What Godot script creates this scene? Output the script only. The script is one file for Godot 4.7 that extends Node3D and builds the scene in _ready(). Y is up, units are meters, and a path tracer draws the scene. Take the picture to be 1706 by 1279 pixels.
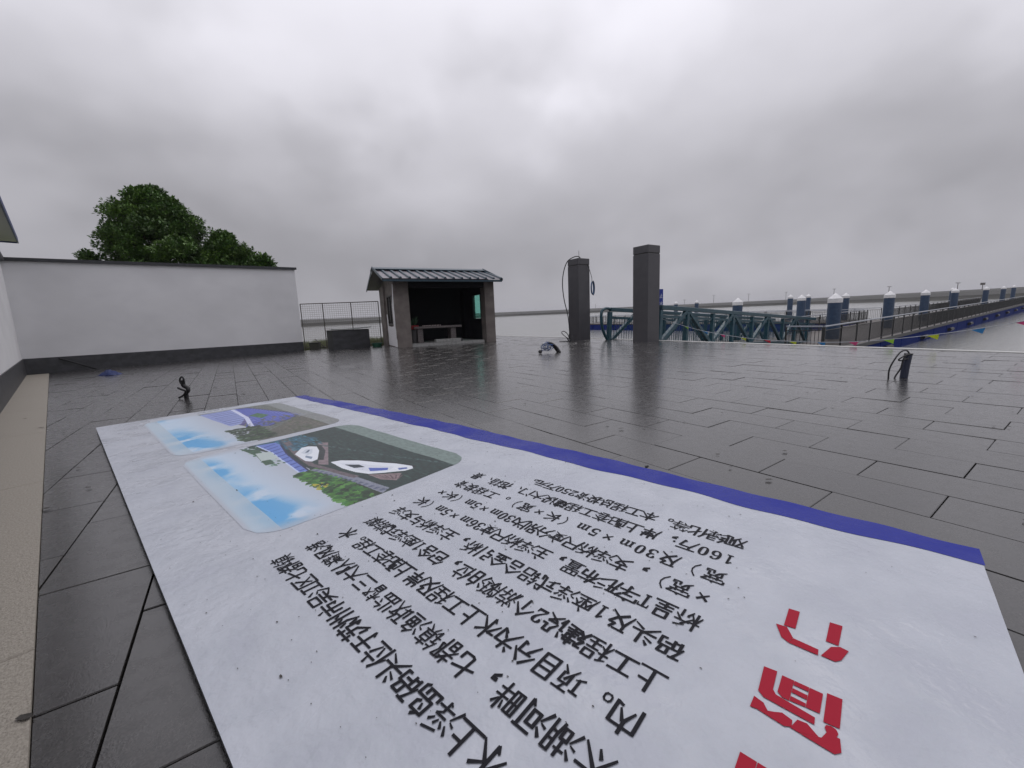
extends Node3D
# A wet lakeside plaza under an overcast sky: a printed board lies on the paving, a shelter, two pillars and a floating dock stand behind it.
# Points on the plaza are given in the plaza's own frame (y = 0 on the paving); the plaza falls 0.9 degrees towards the lake (G).

const EYE := Vector3(0, 0.833, 0)
const WATER := -2.067
var G: Transform3D
var used := {}
var rng := RandomNumberGenerator.new()
var M := {}

# ---------------------------------------------------------------- helpers
func numbered(called: String) -> String:
	var n: int = used.get(called, 0)
	used[called] = n + 1
	return called if n == 0 else "%s_%03d" % [called, n]

func tag(o: Node3D, label: String, category: String, group := "", kind := "") -> Node3D:
	if label: o.set_meta("label", label)
	if category: o.set_meta("category", category)
	if group: o.set_meta("group", group)
	if kind: o.set_meta("kind", kind)
	return o

func thing(called: String, label: String, category: String, at: Transform3D, group := "") -> Node3D:
	var o := Node3D.new()
	o.name = numbered(called)
	add_child(o)
	o.transform = at
	tag(o, label, category, group)
	return o

func new_st() -> SurfaceTool:
	var st := SurfaceTool.new()
	st.begin(Mesh.PRIMITIVE_TRIANGLES)
	st.set_smooth_group(-1)
	return st

func obj(called: String, st: SurfaceTool, m: Material, parent: Node3D = null, kind := "") -> MeshInstance3D:
	var o := MeshInstance3D.new()
	st.generate_normals()
	o.mesh = st.commit()
	o.material_override = m
	if parent == null:
		o.name = numbered(called)
		add_child(o)
	else:
		o.name = called
		var k := 0
		while parent.has_node(NodePath(o.name)):
			k += 1
			o.name = "%s_%03d" % [called, k]
		parent.add_child(o, true)
	if kind: o.set_meta("kind", kind)
	return o

func part_node(called: String, parent: Node3D) -> Node3D:
	var o := Node3D.new()
	var k := 0
	o.name = called
	while parent.has_node(NodePath(o.name)):
		k += 1
		o.name = "%s_%03d" % [called, k]
	parent.add_child(o)
	return o

func face(st: SurfaceTool, p: PackedVector3Array, c: Vector3) -> void:  # a convex polygon that looks away from c
	var n := (p[1] - p[0]).cross(p[2] - p[0])
	if n.length_squared() < 1e-16 and p.size() > 3:
		n = (p[2] - p[0]).cross(p[3] - p[0])
	var flip := n.dot(p[0] - c) > 0.0
	for i in range(1, p.size() - 1):
		st.add_vertex(p[0])
		st.add_vertex(p[i + 1] if flip else p[i])
		st.add_vertex(p[i] if flip else p[i + 1])

func box(st: SurfaceTool, t: Transform3D, size: Vector3, b := 0.004) -> void:  # chamfered box centred on t
	var h := size / 2.0
	b = minf(b, minf(h.x, minf(h.y, h.z)) * 0.45)
	var c := t.origin
	for ax in 3:
		var a1 := (ax + 1) % 3
		var a2 := (ax + 2) % 3
		for s in [-1.0, 1.0]:
			var q := PackedVector3Array()
			for k in [[-1, -1], [1, -1], [1, 1], [-1, 1]]:
				var v := Vector3.ZERO
				v[ax] = s * h[ax]
				v[a1] = k[0] * (h[a1] - b)
				v[a2] = k[1] * (h[a2] - b)
				q.append(t * v)
			face(st, q, c)
		if b <= 0.0: continue
		for s1 in [-1.0, 1.0]:
			for s2 in [-1.0, 1.0]:
				var e := PackedVector3Array()
				for k in [-1.0, 1.0]:
					var v := Vector3.ZERO
					v[ax] = k * (h[ax] - b); v[a1] = s1 * h[a1]; v[a2] = s2 * (h[a2] - b)
					e.append(t * v)
				for k in [1.0, -1.0]:
					var v := Vector3.ZERO
					v[ax] = k * (h[ax] - b); v[a1] = s1 * (h[a1] - b); v[a2] = s2 * h[a2]
					e.append(t * v)
				face(st, e, c)
	if b <= 0.0: return
	for sx in [-1.0, 1.0]:
		for sy in [-1.0, 1.0]:
			for sz in [-1.0, 1.0]:
				face(st, PackedVector3Array([t * Vector3(sx * h.x, sy * (h.y - b), sz * (h.z - b)), t * Vector3(sx * (h.x - b), sy * h.y, sz * (h.z - b)), t * Vector3(sx * (h.x - b), sy * (h.y - b), sz * h.z)]), c)

func abox(st: SurfaceTool, lo: Vector3, hi: Vector3, b := 0.004) -> void:
	box(st, Transform3D(Basis(), (lo + hi) / 2.0), hi - lo, b)

func bar(st: SurfaceTool, a: Vector3, c: Vector3, w: float, h: float, b := 0.003) -> void:  # a beam from a to c, w wide, h high
	var d := (c - a).normalized()
	var side := d.cross(Vector3.UP)
	side = Vector3.RIGHT if side.length() < 0.01 else side.normalized()
	box(st, Transform3D(Basis(side, side.cross(d), -d).orthonormalized(), (a + c) / 2.0), Vector3(w, h, a.distance_to(c)), b)

func tube(st: SurfaceTool, pts: PackedVector3Array, r: float, n := 8) -> void:
	st.set_smooth_group(1)
	var up := Vector3.UP
	var rings := []
	for i in pts.size():
		var d := (pts[mini(i + 1, pts.size() - 1)] - pts[maxi(i - 1, 0)]).normalized()
		var s := d.cross(up)
		if s.length() < 0.05: s = d.cross(Vector3.RIGHT if absf(d.x) < 0.9 else Vector3.FORWARD)
		s = s.normalized()
		up = s.cross(d).normalized()
		var ring := PackedVector3Array()
		for k in n:
			var a := TAU * k / n
			ring.append(pts[i] + (s * cos(a) + up * sin(a)) * r)
		rings.append(ring)
	for i in pts.size() - 1:
		var mid := (pts[i] + pts[i + 1]) / 2.0
		for k in n:
			face(st, PackedVector3Array([rings[i][k], rings[i][(k + 1) % n], rings[i + 1][(k + 1) % n], rings[i + 1][k]]), mid)
	st.set_smooth_group(-1)
	face(st, rings[0], pts[0] + (pts[1] - pts[0]) * 0.3)
	face(st, rings[-1], pts[-1] + (pts[-2] - pts[-1]) * 0.3)

func smooth_path(p: PackedVector3Array, per := 6) -> PackedVector3Array:
	var out := PackedVector3Array()
	for i in p.size() - 1:
		for k in per:
			out.append(p[i].cubic_interpolate(p[i + 1], p[maxi(i - 1, 0)], p[mini(i + 2, p.size() - 1)], float(k) / per))
	out.append(p[-1])
	return out

func lathe(st: SurfaceTool, prof: PackedVector2Array, n := 20, at := Vector3.ZERO) -> void:  # (radius, height) pairs
	for i in prof.size() - 1:
		st.set_smooth_group(1 + i)
		for k in n:
			var q := PackedVector3Array()
			for e in [[i, k], [i, k + 1], [i + 1, k + 1], [i + 1, k]]:
				var a: float = TAU * (e[1] % n) / n
				q.append(at + Vector3(cos(a) * prof[e[0]].x, prof[e[0]].y, sin(a) * prof[e[0]].x))
			if prof[i].x < 1e-4: q.remove_at(1)
			elif prof[i + 1].x < 1e-4: q.remove_at(2)
			var a2 := TAU * (k + 0.5) / n
			var mid := (prof[i] + prof[i + 1]) / 2.0
			var dr := prof[i + 1] - prof[i]
			var out := Vector3(cos(a2) * dr.y, -dr.x, sin(a2) * dr.y)
			face(st, q, at + Vector3(cos(a2) * mid.x, mid.y, sin(a2) * mid.x) - out.normalized() * 0.5)
	st.set_smooth_group(-1)

func prism(st: SurfaceTool, poly: PackedVector2Array, y0: float, y1: float, b := 0.0) -> void:  # x,z polygon between two heights, top edge chamfered by b
	var c := Vector2.ZERO
	for p in poly: c += p
	c /= poly.size()
	var mid := Vector3(c.x, (y0 + y1) / 2.0, c.y)
	var top := PackedVector3Array()
	var rim := PackedVector3Array()
	var low := PackedVector3Array()
	for p in poly:
		var q := p + (c - p).normalized() * b * 1.4 if b > 0.0 else p
		top.append(Vector3(q.x, y1, q.y)); rim.append(Vector3(p.x, y1 - b, p.y)); low.append(Vector3(p.x, y0, p.y))
	face(st, top, mid)
	for i in poly.size():
		var j := (i + 1) % poly.size()
		if b > 0.0: face(st, PackedVector3Array([top[i], top[j], rim[j], rim[i]]), mid)
		face(st, PackedVector3Array([rim[i], rim[j], low[j], low[i]]), mid)

func lin(r: float, g: float, b: float) -> Color:
	return Color(r, g, b).linear_to_srgb()

func noise(freq: float, octaves := 4, kind := FastNoiseLite.TYPE_SIMPLEX_SMOOTH, seed_ := 1) -> FastNoiseLite:
	var n := FastNoiseLite.new()
	n.noise_type = kind
	n.frequency = freq
	n.fractal_octaves = octaves
	n.seed = seed_
	return n

func ntex(n: FastNoiseLite, a: Color, b: Color, size := 512, lo := 0.25, hi := 0.75) -> NoiseTexture2D:
	var t := NoiseTexture2D.new()
	t.width = size; t.height = size
	t.seamless = true
	t.noise = n
	var g := Gradient.new()
	g.offsets = PackedFloat32Array([lo, hi])
	g.colors = PackedColorArray([a, b])
	t.color_ramp = g
	return t

func ntexn(n: FastNoiseLite, size := 512, strength := 4.0) -> NoiseTexture2D:
	var t := NoiseTexture2D.new()
	t.width = size; t.height = size
	t.seamless = true
	t.noise = n
	t.as_normal_map = true
	t.bump_strength = strength
	return t

func mat(c: Color, rough := 0.6, metal := 0.0) -> StandardMaterial3D:
	var m := StandardMaterial3D.new()
	m.albedo_color = c
	m.roughness = rough
	m.metallic = metal
	return m

# a material whose tone wanders between a and b over tiles of `tile` metres
func nmat(a: Color, b: Color, tile: float, rough := 0.7, n: FastNoiseLite = null, nrm: FastNoiseLite = null, strength := 1.0, size := 512) -> StandardMaterial3D:
	var m := mat(Color.WHITE, rough)
	m.albedo_texture = ntex(n if n else noise(0.02, 5), a, b, size)
	m.uv1_triplanar = true
	m.uv1_world_triplanar = true
	m.uv1_scale = Vector3.ONE / tile
	if nrm:
		m.normal_enabled = true
		m.normal_texture = ntexn(nrm, size)
		m.normal_scale = strength
	return m

func P(x: float, y: float, z: float) -> Vector3:  # a point of the plaza
	return G * Vector3(x, y, z)

func frame(x: float, y: float, z: float, ux: Vector2) -> Transform3D:  # plaza frame with local x along ux
	return G * Transform3D(Basis(Vector3(ux.x, 0, ux.y), Vector3.UP, Vector3(ux.x, 0, ux.y).cross(Vector3.UP)), Vector3(x, y, z))

# ---------------------------------------------------------------- the scene
func _ready() -> void:
	rng.seed = 7
	# camera
	var cam := Camera3D.new()
	cam.name = "camera"
	var pitch := deg_to_rad(-9.75)
	var roll := deg_to_rad(-2.46)
	cam.basis = Basis(Vector3.RIGHT, pitch) * Basis(Vector3.BACK, roll)
	cam.position = EYE
	cam.fov = 86.48
	cam.near = 0.05
	cam.far = 4000.0
	add_child(cam)
	cam.current = true
	# sky, light, exposure, air
	var env := Environment.new()
	env.background_mode = Environment.BG_SKY
	env.sky = Sky.new()
	var sm := PanoramaSkyMaterial.new()
	sm.panorama = sky_picture()
	env.sky.sky_material = sm
	env.background_energy_multiplier = 1.0
	env.tonemap_mode = Environment.TONE_MAPPER_LINEAR
	env.tonemap_exposure = 1.0
	env.fog_enabled = true
	env.fog_light_color = Color(0.72, 0.72, 0.74)
	env.fog_density = 0.00028
	env.sdfgi_enabled = true
	env.ssao_enabled = true
	env.ssil_enabled = true
	var we := WorldEnvironment.new()
	we.name = "world_environment"
	we.environment = env
	add_child(we)
	var sun := DirectionalLight3D.new()
	sun.name = "sun"
	sun.light_energy = 0.16
	sun.light_color = Color(1.0, 0.98, 0.96)
	sun.light_angular_distance = 40.0
	sun.shadow_enabled = true
	sun.rotation_degrees = Vector3(-58, 150, 0)
	add_child(sun)
	var Cx := Transform3D(Basis(), EYE)
	G = Cx * Transform3D(Basis(Vector3.RIGHT, deg_to_rad(-0.9)), Vector3.ZERO) * Cx.affine_inverse()
	make_materials()
	make_lake()
	make_land()
	make_plaza()
	make_walls()
	make_far_building()
	make_trees()
	make_shelter()
	make_fence()
	make_pillars()
	make_dike()
	make_dock()
	make_gangway()
	make_board()
	make_small_things()

func sky_picture() -> ImageTexture:
	var w := 1024
	var h := 512
	var im := Image.create(w, h, false, Image.FORMAT_RGBF)
	var n1 := noise(0.95, 3, FastNoiseLite.TYPE_SIMPLEX_SMOOTH, 11)
	var n2 := noise(2.6, 4, FastNoiseLite.TYPE_SIMPLEX_SMOOTH, 5)
	var banks := [  # broad cloud masses: azimuth (degrees right of north), elevation, width, height, tone
		[41, 17, 10, 5.0, -0.075], [29, 15, 9, 3.5, -0.02], [47, 12, 8, 3.0, -0.05], [1.5, 29, 8, 3.2, -0.09], [-21, 21, 8, 4.5, -0.12], [-46, 20, 10, 5.5, -0.15], [-36, 28, 8, 4.0, -0.13], [-35, 13, 10, 4.0, -0.09], [-15, 8, 25, 4.0, -0.06],
		[21, 30, 8, 4.5, 0.10], [10, 23, 6, 3.2, 0.14], [-12, 26, 5, 3.0, 0.05], [49, 21, 7, 3.0, 0.12], [-27, 26, 5, 3.0, 0.05], [30, 4, 24, 4.0, 0.09], [62, 16, 9, 5, -0.08], [-70, 18, 12, 6, -0.06]]
	for y in h:
		var el := PI / 2.0 - PI * (y + 0.5) / h
		for x in w:
			var az := wrapf(TAU * (x + 0.5) / w, -PI, PI)  # the panorama's left edge looks along -z
			var d := Vector3(sin(az) * cos(el), sin(el), -cos(az) * cos(el))
			var v := 0.33
			if d.y > 0.0:
				var f := 1.0 / (d.y + 0.42)
				var c := n1.get_noise_3d(d.x * f, d.z * f, d.y * 1.5) * 0.6 + n2.get_noise_3d(d.x * f, d.z * f, 4.0 + d.y * 2.0) * 0.4
				v = 0.38 + 0.62 * smoothstep(0.05, 0.75, d.y) + c * 0.12 * smoothstep(0.02, 0.3, d.y)
				var wx := 9.0 * n2.get_noise_3d(d.x * 1.6, d.y * 2.2, d.z * 1.6)
				var wy := 5.0 * n2.get_noise_3d(d.x * 1.6 + 9.0, d.y * 2.2, d.z * 1.6)
				for b in banks:
					var da: float = wrapf(rad_to_deg(az) + wx - b[0], -180.0, 180.0) / b[2]
					var de: float = (rad_to_deg(el) + wy - b[1]) / b[3]
					v += b[4] * exp(-(da * da + de * de))
			else:
				v = lerpf(0.425, 0.12, smoothstep(0.0, 0.05, -d.y))
			im.set_pixel(x, y, Color(v * 0.998, v * 0.985, v * 1.07))
	return ImageTexture.create_from_image(im)

func make_materials() -> void:
	var fine := noise(0.35, 3, FastNoiseLite.TYPE_VALUE, 3)
	var soft := noise(0.015, 5, FastNoiseLite.TYPE_SIMPLEX_SMOOTH, 9)
	# wet granite: speckle in the colour, gloss that comes and goes
	var gm := nmat(lin(0.019, 0.0175, 0.0165), lin(0.047, 0.0435, 0.041), 0.55, 0.4, fine, fine, 0.10)
	gm.vertex_color_use_as_albedo = true
	gm.roughness = 1.0
	gm.roughness_texture = ntex(noise(0.012, 4, FastNoiseLite.TYPE_SIMPLEX_SMOOTH, 21), Color(0.17, 0.17, 0.17), Color(0.33, 0.33, 0.33), 512)
	gm.metallic_specular = 0.42
	gm.clearcoat_enabled = true
	gm.clearcoat = 0.85
	gm.clearcoat_roughness = 0.2

	M.granite = gm
	M.joint = mat(lin(0.045, 0.043, 0.04), 0.8)
	M.kerb = nmat(lin(0.42, 0.42, 0.40), lin(0.55, 0.55, 0.53), 0.7, 0.5, fine)
	M.strip = nmat(lin(0.235, 0.212, 0.178), lin(0.325, 0.296, 0.25), 0.5, 0.6, noise(0.08, 5, FastNoiseLite.TYPE_SIMPLEX_SMOOTH, 31), fine, 0.5)
	M.plaster = nmat(lin(0.64, 0.64, 0.65), lin(0.72, 0.72, 0.73), 6.0, 0.8, noise(0.009, 5, FastNoiseLite.TYPE_SIMPLEX_SMOOTH, 41), noise(0.02, 4), 0.08)
	M.plinth = nmat(lin(0.030, 0.031, 0.034), lin(0.055, 0.056, 0.062), 1.6, 0.5, soft, fine, 0.3)
	M.coping = nmat(lin(0.018, 0.02, 0.024), lin(0.035, 0.037, 0.042), 0.8, 0.4, soft)
	M.pillar = nmat(lin(0.060, 0.058, 0.064), lin(0.070, 0.068, 0.074), 2.3, 0.42, soft)
	M.brown = nmat(lin(0.12, 0.104, 0.094), lin(0.185, 0.162, 0.148), 2.6, 0.75, noise(0.012, 4, FastNoiseLite.TYPE_SIMPLEX_SMOOTH, 51), noise(0.1, 4), 0.2)
	M.white_paint = nmat(lin(0.62, 0.61, 0.61), lin(0.80, 0.79, 0.80), 0.9, 0.7, noise(0.03, 5, FastNoiseLite.TYPE_SIMPLEX_SMOOTH, 61))
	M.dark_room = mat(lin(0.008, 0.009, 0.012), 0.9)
	M.slab = nmat(lin(0.2, 0.2, 0.19), lin(0.32, 0.32, 0.31), 0.8, 0.6, soft)
	M.table = nmat(lin(0.10, 0.085, 0.085), lin(0.17, 0.15, 0.145), 0.6, 0.6, soft)
	M.roof_blue = nmat(lin(0.010, 0.032, 0.050), lin(0.020, 0.050, 0.072), 0.9, 0.35, soft)
	M.roof_grey = nmat(lin(0.10, 0.105, 0.125), lin(0.27, 0.225, 0.24), 0.5, 0.4, noise(0.03, 5, FastNoiseLite.TYPE_SIMPLEX_SMOOTH, 71))
	M.black = mat(lin(0.012, 0.012, 0.014), 0.45)
	M.navy = mat(lin(0.02, 0.026, 0.05), 0.4)
	M.blue_wire = mat(lin(0.03, 0.09, 0.28), 0.4)
	M.hose_blue = mat(lin(0.05, 0.14, 0.32), 0.35)
	M.steel = nmat(lin(0.010, 0.045, 0.062), lin(0.020, 0.072, 0.098), 1.2, 0.3, soft)
	M.pile_blue = nmat(lin(0.018, 0.040, 0.082), lin(0.030, 0.060, 0.115), 1.4, 0.4, soft)
	M.tide = nmat(lin(0.012, 0.016, 0.010), lin(0.03, 0.034, 0.022), 0.6, 0.6, soft)
	M.cap_white = nmat(lin(0.56, 0.56, 0.56), lin(0.74, 0.74, 0.75), 0.7, 0.5, soft)
	M.float_blue = nmat(lin(0.005, 0.014, 0.10), lin(0.010, 0.028, 0.16), 1.0, 0.75, soft)
	M.float_blue.metallic_specular = 0.2
	M.deck = nmat(lin(0.06, 0.05, 0.045), lin(0.11, 0.095, 0.085), 0.8, 0.55, soft)
	M.rail_dark = mat(lin(0.026, 0.027, 0.027), 0.45)
	M.rail_light = mat(lin(0.36, 0.38, 0.42), 0.3, 0.4)
	M.dike_top = nmat(lin(0.17, 0.17, 0.16), lin(0.25, 0.25, 0.235), 9.0, 0.8, noise(0.03, 5))
	M.dike_rock = nmat(lin(0.018, 0.020, 0.014), lin(0.05, 0.048, 0.038), 5.0, 0.85, noise(0.06, 5), noise(0.05, 5), 2.0)
	M.grass = nmat(lin(0.12, 0.14, 0.06), lin(0.24, 0.26, 0.14), 1.6, 0.9, noise(0.06, 5), noise(0.1, 5), 2.0)
	M.wire = mat(lin(0.15, 0.135, 0.12), 0.6)
	M.post = mat(lin(0.075, 0.066, 0.058), 0.6)
	M.bark = nmat(lin(0.05, 0.04, 0.03), lin(0.11, 0.09, 0.07), 0.8, 0.9, noise(0.05, 5), noise(0.05, 5), 2.0)
	var lf := mat(Color.WHITE, 0.45)
	lf.vertex_color_use_as_albedo = true
	lf.backlight_enabled = true
	lf.backlight = Color(0.10, 0.16, 0.04)
	M.leaf = lf
	var wt := mat(lin(0.30, 0.305, 0.285), 0.12)
	wt.metallic_specular = 0.5
	wt.uv1_triplanar = true
	wt.uv1_world_triplanar = true
	wt.uv1_scale = Vector3(0.16, 0.16, 0.16)
	wt.normal_enabled = true
	wt.normal_texture = ntexn(noise(0.03, 5, FastNoiseLite.TYPE_SIMPLEX_SMOOTH, 81), 512, 5.0)
	wt.normal_scale = 0.22
	M.water = wt

# ---------------------------------------------------------------- water, land, paving
func make_lake() -> void:
	var st := new_st()
	var R := 1800.0
	face(st, PackedVector3Array([Vector3(-R, WATER, -R), Vector3(R, WATER, -R), Vector3(R, WATER, R), Vector3(-R, WATER, R)]), Vector3(0, WATER - 5, 0))
	tag(obj("lake_water", st, M.water), "grey green rippled lake water out to the breakwater", "water", "", "structure")

func slab_under(st: SurfaceTool, pts: Array, y0: float, y1: float) -> void:
	var poly := PackedVector2Array()
	for p in pts: poly.append(Vector2(p[0], p[1]))
	var tri := Geometry2D.triangulate_polygon(poly)
	var up := Vector3(0, 1, 0)
	for i in range(0, tri.size(), 3):
		var q := PackedVector3Array()
		for k in 3: q.append(Vector3(poly[tri[i + k]].x, y1, poly[tri[i + k]].y))
		face(st, q, (q[0] + q[1] + q[2]) / 3.0 - up)
	var ccw := not Geometry2D.is_polygon_clockwise(poly)
	for i in poly.size():
		var a := poly[i]
		var b := poly[(i + 1) % poly.size()]
		var n := (b - a).orthogonal() * (-1.0 if ccw else 1.0)  # outward
		var m := (a + b) / 2.0
		var q := PackedVector3Array([Vector3(a.x, y1, a.y), Vector3(b.x, y1, b.y), Vector3(b.x, y0, b.y), Vector3(a.x, y0, a.y)])
		var out := n.normalized() * 0.3
		if Geometry2D.is_point_in_polygon(m + n.normalized() * 0.01, poly): out = -out
		face(st, q, Vector3(m.x - out.x, (y0 + y1) / 2.0, m.y - out.y))

func make_land() -> void:
	# earth behind the walls, with a grassy bank down to the water beyond the fence
	var st := new_st()
	slab_under(st, [[-12.35, -10.2], [-8.2, -16.0], [-8.3, -17.4], [-5.6, -17.8], [-4.6, -19.2], [-5.6, -21.4], [-8.5, -22.8], [-14, -27], [-40, -42], [-80, -30], [-60, 30], [14, 22], [3.2, 3.6], [1.6, 2.2]], -2.6, -0.06)
	var o := obj("grass_ground", st, M.grass)
	o.transform = G
	tag(o, "grassy ground behind the white walls under the trees", "ground", "", "structure")
	var b := new_st()
	var top := [[-14.0, -26.9], [-8.5, -22.75], [-5.6, -21.35], [-4.6, -19.15], [-4.5, -18.9]]
	var low := [[-15.0, -32.5], [-8.2, -27.0], [-4.2, -24.4], [-2.6, -20.9], [-3.4, -20.6]]
	for i in 4:
		var q := PackedVector3Array([Vector3(top[i][0], -0.05, top[i][1]), Vector3(top[i + 1][0], -0.05, top[i + 1][1]), Vector3(low[i + 1][0], -2.4, low[i + 1][1]), Vector3(low[i][0], -2.4, low[i][1])])
		face(b, q, Vector3(-9, -8, -18))
	var bo := obj("grass_bank", b, M.grass)
	bo.transform = G
	tag(bo, "green bank sloping to the lake behind the wire fence", "bank", "", "structure")
	# tufts on the bank and along the fence foot
	var t := new_st()
	for k in 2600:
		var u := rng.randf()
		var v := pow(rng.randf(), 1.4)
		var a := Vector3(lerpf(-9.4, -5.3, u), -0.06, lerpf(-17.35, -18.1, u))
		var c := Vector3(lerpf(-10.5, -5.6, u), -0.06, lerpf(-23.5, -21.2, u))
		var p := a.lerp(c, v)
		for j in 5:
			var d := Vector3(rng.randf_range(-1, 1), 0, rng.randf_range(-1, 1)) * 0.09
			var tip := p + d * 1.6 + Vector3(0, rng.randf_range(0.14, 0.42), 0)
			face(t, PackedVector3Array([p + d.rotated(Vector3.UP, 1.57) * 0.12, tip, p - d.rotated(Vector3.UP, 1.57) * 0.12]), p - Vector3(0, 1, 0.3))
	var to := obj("bank_grass", t, M.grass, null, "stuff")
	to.transform = G
	tag(to, "tufts of green grass on the bank behind the fence", "grass")

const ROW_ANGLE := 55.8

func make_plaza() -> void:
	var out := PackedVector2Array([Vector2(2.0, 2.0), Vector2(-11.47, -10.13), Vector2(-11.75, -10.69), Vector2(-8.0, -15.9), Vector2(-8.3, -17.3), Vector2(-5.6, -17.7), Vector2(-4.4, -19.4), Vector2(-2.9, -21.8), Vector2(-0.8, -23.6), Vector2(3.47, -15.46), Vector2(11.4, 1.2), Vector2(11.0, 3.0)])
	var st := new_st()
	var flat := []
	for p in out: flat.append([p.x, p.y])
	slab_under(st, flat, -3.2, -0.03)
	var bed := obj("plaza_bed", st, M.joint)
	bed.transform = G
	tag(bed, "dark bedding and sea wall that carry the plaza paving", "sea wall", "", "structure")
	var pav := thing("plaza_paving", "dark grey wet granite paving laid in staggered rows across the plaza", "paving", G)
	pav.set_meta("kind", "structure")
	# rows of 0.636 x 0.312 m slabs, half bond
	var th := deg_to_rad(ROW_ANGLE)
	var d := Vector2(cos(th), sin(th))
	var n := Vector2(-sin(th), cos(th))
	var L := 0.636
	var W := 0.3118
	var pieces := []
	for j in range(-80, 40):
		var n0 := 0.323 + j * W
		for i in range(-60, 40):
			var d0 := (-0.3245 if posmod(j, 2) == 1 else -0.6425) + i * L
			var c := d * (d0 + L / 2.0) + n * (n0 + W / 2.0)
			if c.length() > 32.0: continue
			var g := 0.0018
			var rect := PackedVector2Array([d * (d0 + g) + n * (n0 + g * 1.3), d * (d0 + L - g) + n * (n0 + g * 1.3), d * (d0 + L - g) + n * (n0 + W - g * 1.3), d * (d0 + g) + n * (n0 + W - g * 1.3)])
			var all_in := true
			for p in rect:
				if not Geometry2D.is_point_in_polygon(p, out): all_in = false
			var shapes := [rect]
			if not all_in: shapes = Geometry2D.intersect_polygons(rect, out)
			for s in shapes:
				var area := 0.0
				for k in s.size(): area += s[k].cross(s[(k + 1) % s.size()])
				if absf(area) < 0.004: continue
				var m := Vector2.ZERO
				for p in s: m += p
				m /= s.size()
				# how large it shows: nearer than others, in view, not under the board
				var q := m - Vector2(-3.772, -3.608)
				var under := q.dot(Vector2(0.7361, 0.6769)) > 0.35 and q.dot(Vector2(0.7361, 0.6769)) < 5.3 and q.dot(Vector2(0.6769, -0.7361)) > 0.3 and q.dot(Vector2(0.6769, -0.7361)) < 1.5
				var seen: bool = m.y < -0.35 and absf(m.x) < -m.y * 1.3 + 0.35 and not under
				pieces.append([m.length() if seen else 1000.0 + m.length(), s, m, absf(area) / 2.0])
	pieces.sort_custom(func(a, b): return a[0] < b[0])
	var field := new_st()
	for k in pieces.size():
		var pc = pieces[k]
		var m: Vector2 = pc[2]
		var tone := 1.0 + rng.randfn(0.0, 0.14)
		var tint := Color(tone * (1.0 + rng.randf_range(-0.015, 0.02)), tone, tone * (1.0 + rng.randf_range(-0.02, 0.015)))
		var local := PackedVector2Array()
		for p in pc[1]: local.append(p - m)
		var tilt := Basis(Vector3(rng.randfn(0, 1), 0, rng.randfn(0, 1)).normalized(), deg_to_rad(rng.randfn(0.0, clampf(0.16 + 0.018 * m.length(), 0.2, 0.46))))
		var at := Transform3D(tilt, Vector3(m.x, rng.randf_range(-0.0015, 0.0015), m.y))
		if k < 300:
			var s := new_st()
			s.set_color(tint)
			prism(s, local, -0.028, 0.0, 0.0022)
			var o := obj("paver", s, M.granite, pav)
			o.transform = at
		else:
			field.set_color(tint)
			var tmp := PackedVector2Array()
			for p in local: tmp.append(p)
			var top := PackedVector3Array()
			var rim := PackedVector3Array()
			for p in tmp:
				var q: Vector2 = p - p.normalized() * 0.0031
				top.append(at * Vector3(q.x, 0.0, q.y))
				rim.append(at * Vector3(p.x, -0.0022, p.y))
			var mid := at * Vector3(0, -0.05, 0)
			face(field, top, mid)
			for i in top.size():
				var j := (i + 1) % top.size()
				face(field, PackedVector3Array([top[i], top[j], rim[j], rim[i]]), mid)
				face(field, PackedVector3Array([rim[i], rim[j], rim[j] - Vector3(0, 0.026, 0), rim[i] - Vector3(0, 0.026, 0)]), mid)
	obj("paver_field", field, M.granite, pav, "stuff")
	# pale concrete strip along the left wall
	var s2 := new_st()
	var e := Vector2(0.7431, 0.6691)
	var nn := Vector2(-0.6691, 0.7431)
	for k in 9:
		var a0 := -15.66 + k * 2.0
		var a1 := a0 + 2.0 - 0.004
		prism(s2, PackedVector2Array([e * a0 + nn * 0.150, e * a1 + nn * 0.150, e * a1 + nn * 0.53, e * a0 + nn * 0.53]), -0.05, 0.004, 0.004)
	var so := obj("concrete_strip", s2, M.strip)
	so.transform = G
	tag(so, "pale beige concrete strip between left wall and dark paving", "path", "", "structure")
	# light kerb stones along the lake edge
	var kt := thing("kerb_edging", "row of pale kerb stones along the plaza edge above the lake", "kerb", G)
	kt.set_meta("kind", "structure")
	var edge := [Vector2(-0.8, -23.6), Vector2(3.47, -15.46), Vector2(11.4, 1.2)]
	for seg in 2:
		var a: Vector2 = edge[seg]
		var b: Vector2 = edge[seg + 1]
		var dd := (b - a).normalized()
		var on := Vector2(-dd.y, dd.x)
		if on.x < 0.0: on = -on
		var cnt := int((b - a).length() / 1.0)
		var step := (b - a).length() / cnt
		for i in cnt:
			var s := new_st()
			var p0 := a + dd * (i * step + 0.003)
			var p1 := a + dd * ((i + 1) * step - 0.003)
			prism(s, PackedVector2Array([p0 + on * 0.004, p1 + on * 0.004, p1 + on * 0.17, p0 + on * 0.17]), -0.2, 0.012 + rng.randf_range(-0.002, 0.002), 0.006)
			obj("kerb_stone", s, M.kerb, kt)

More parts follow.
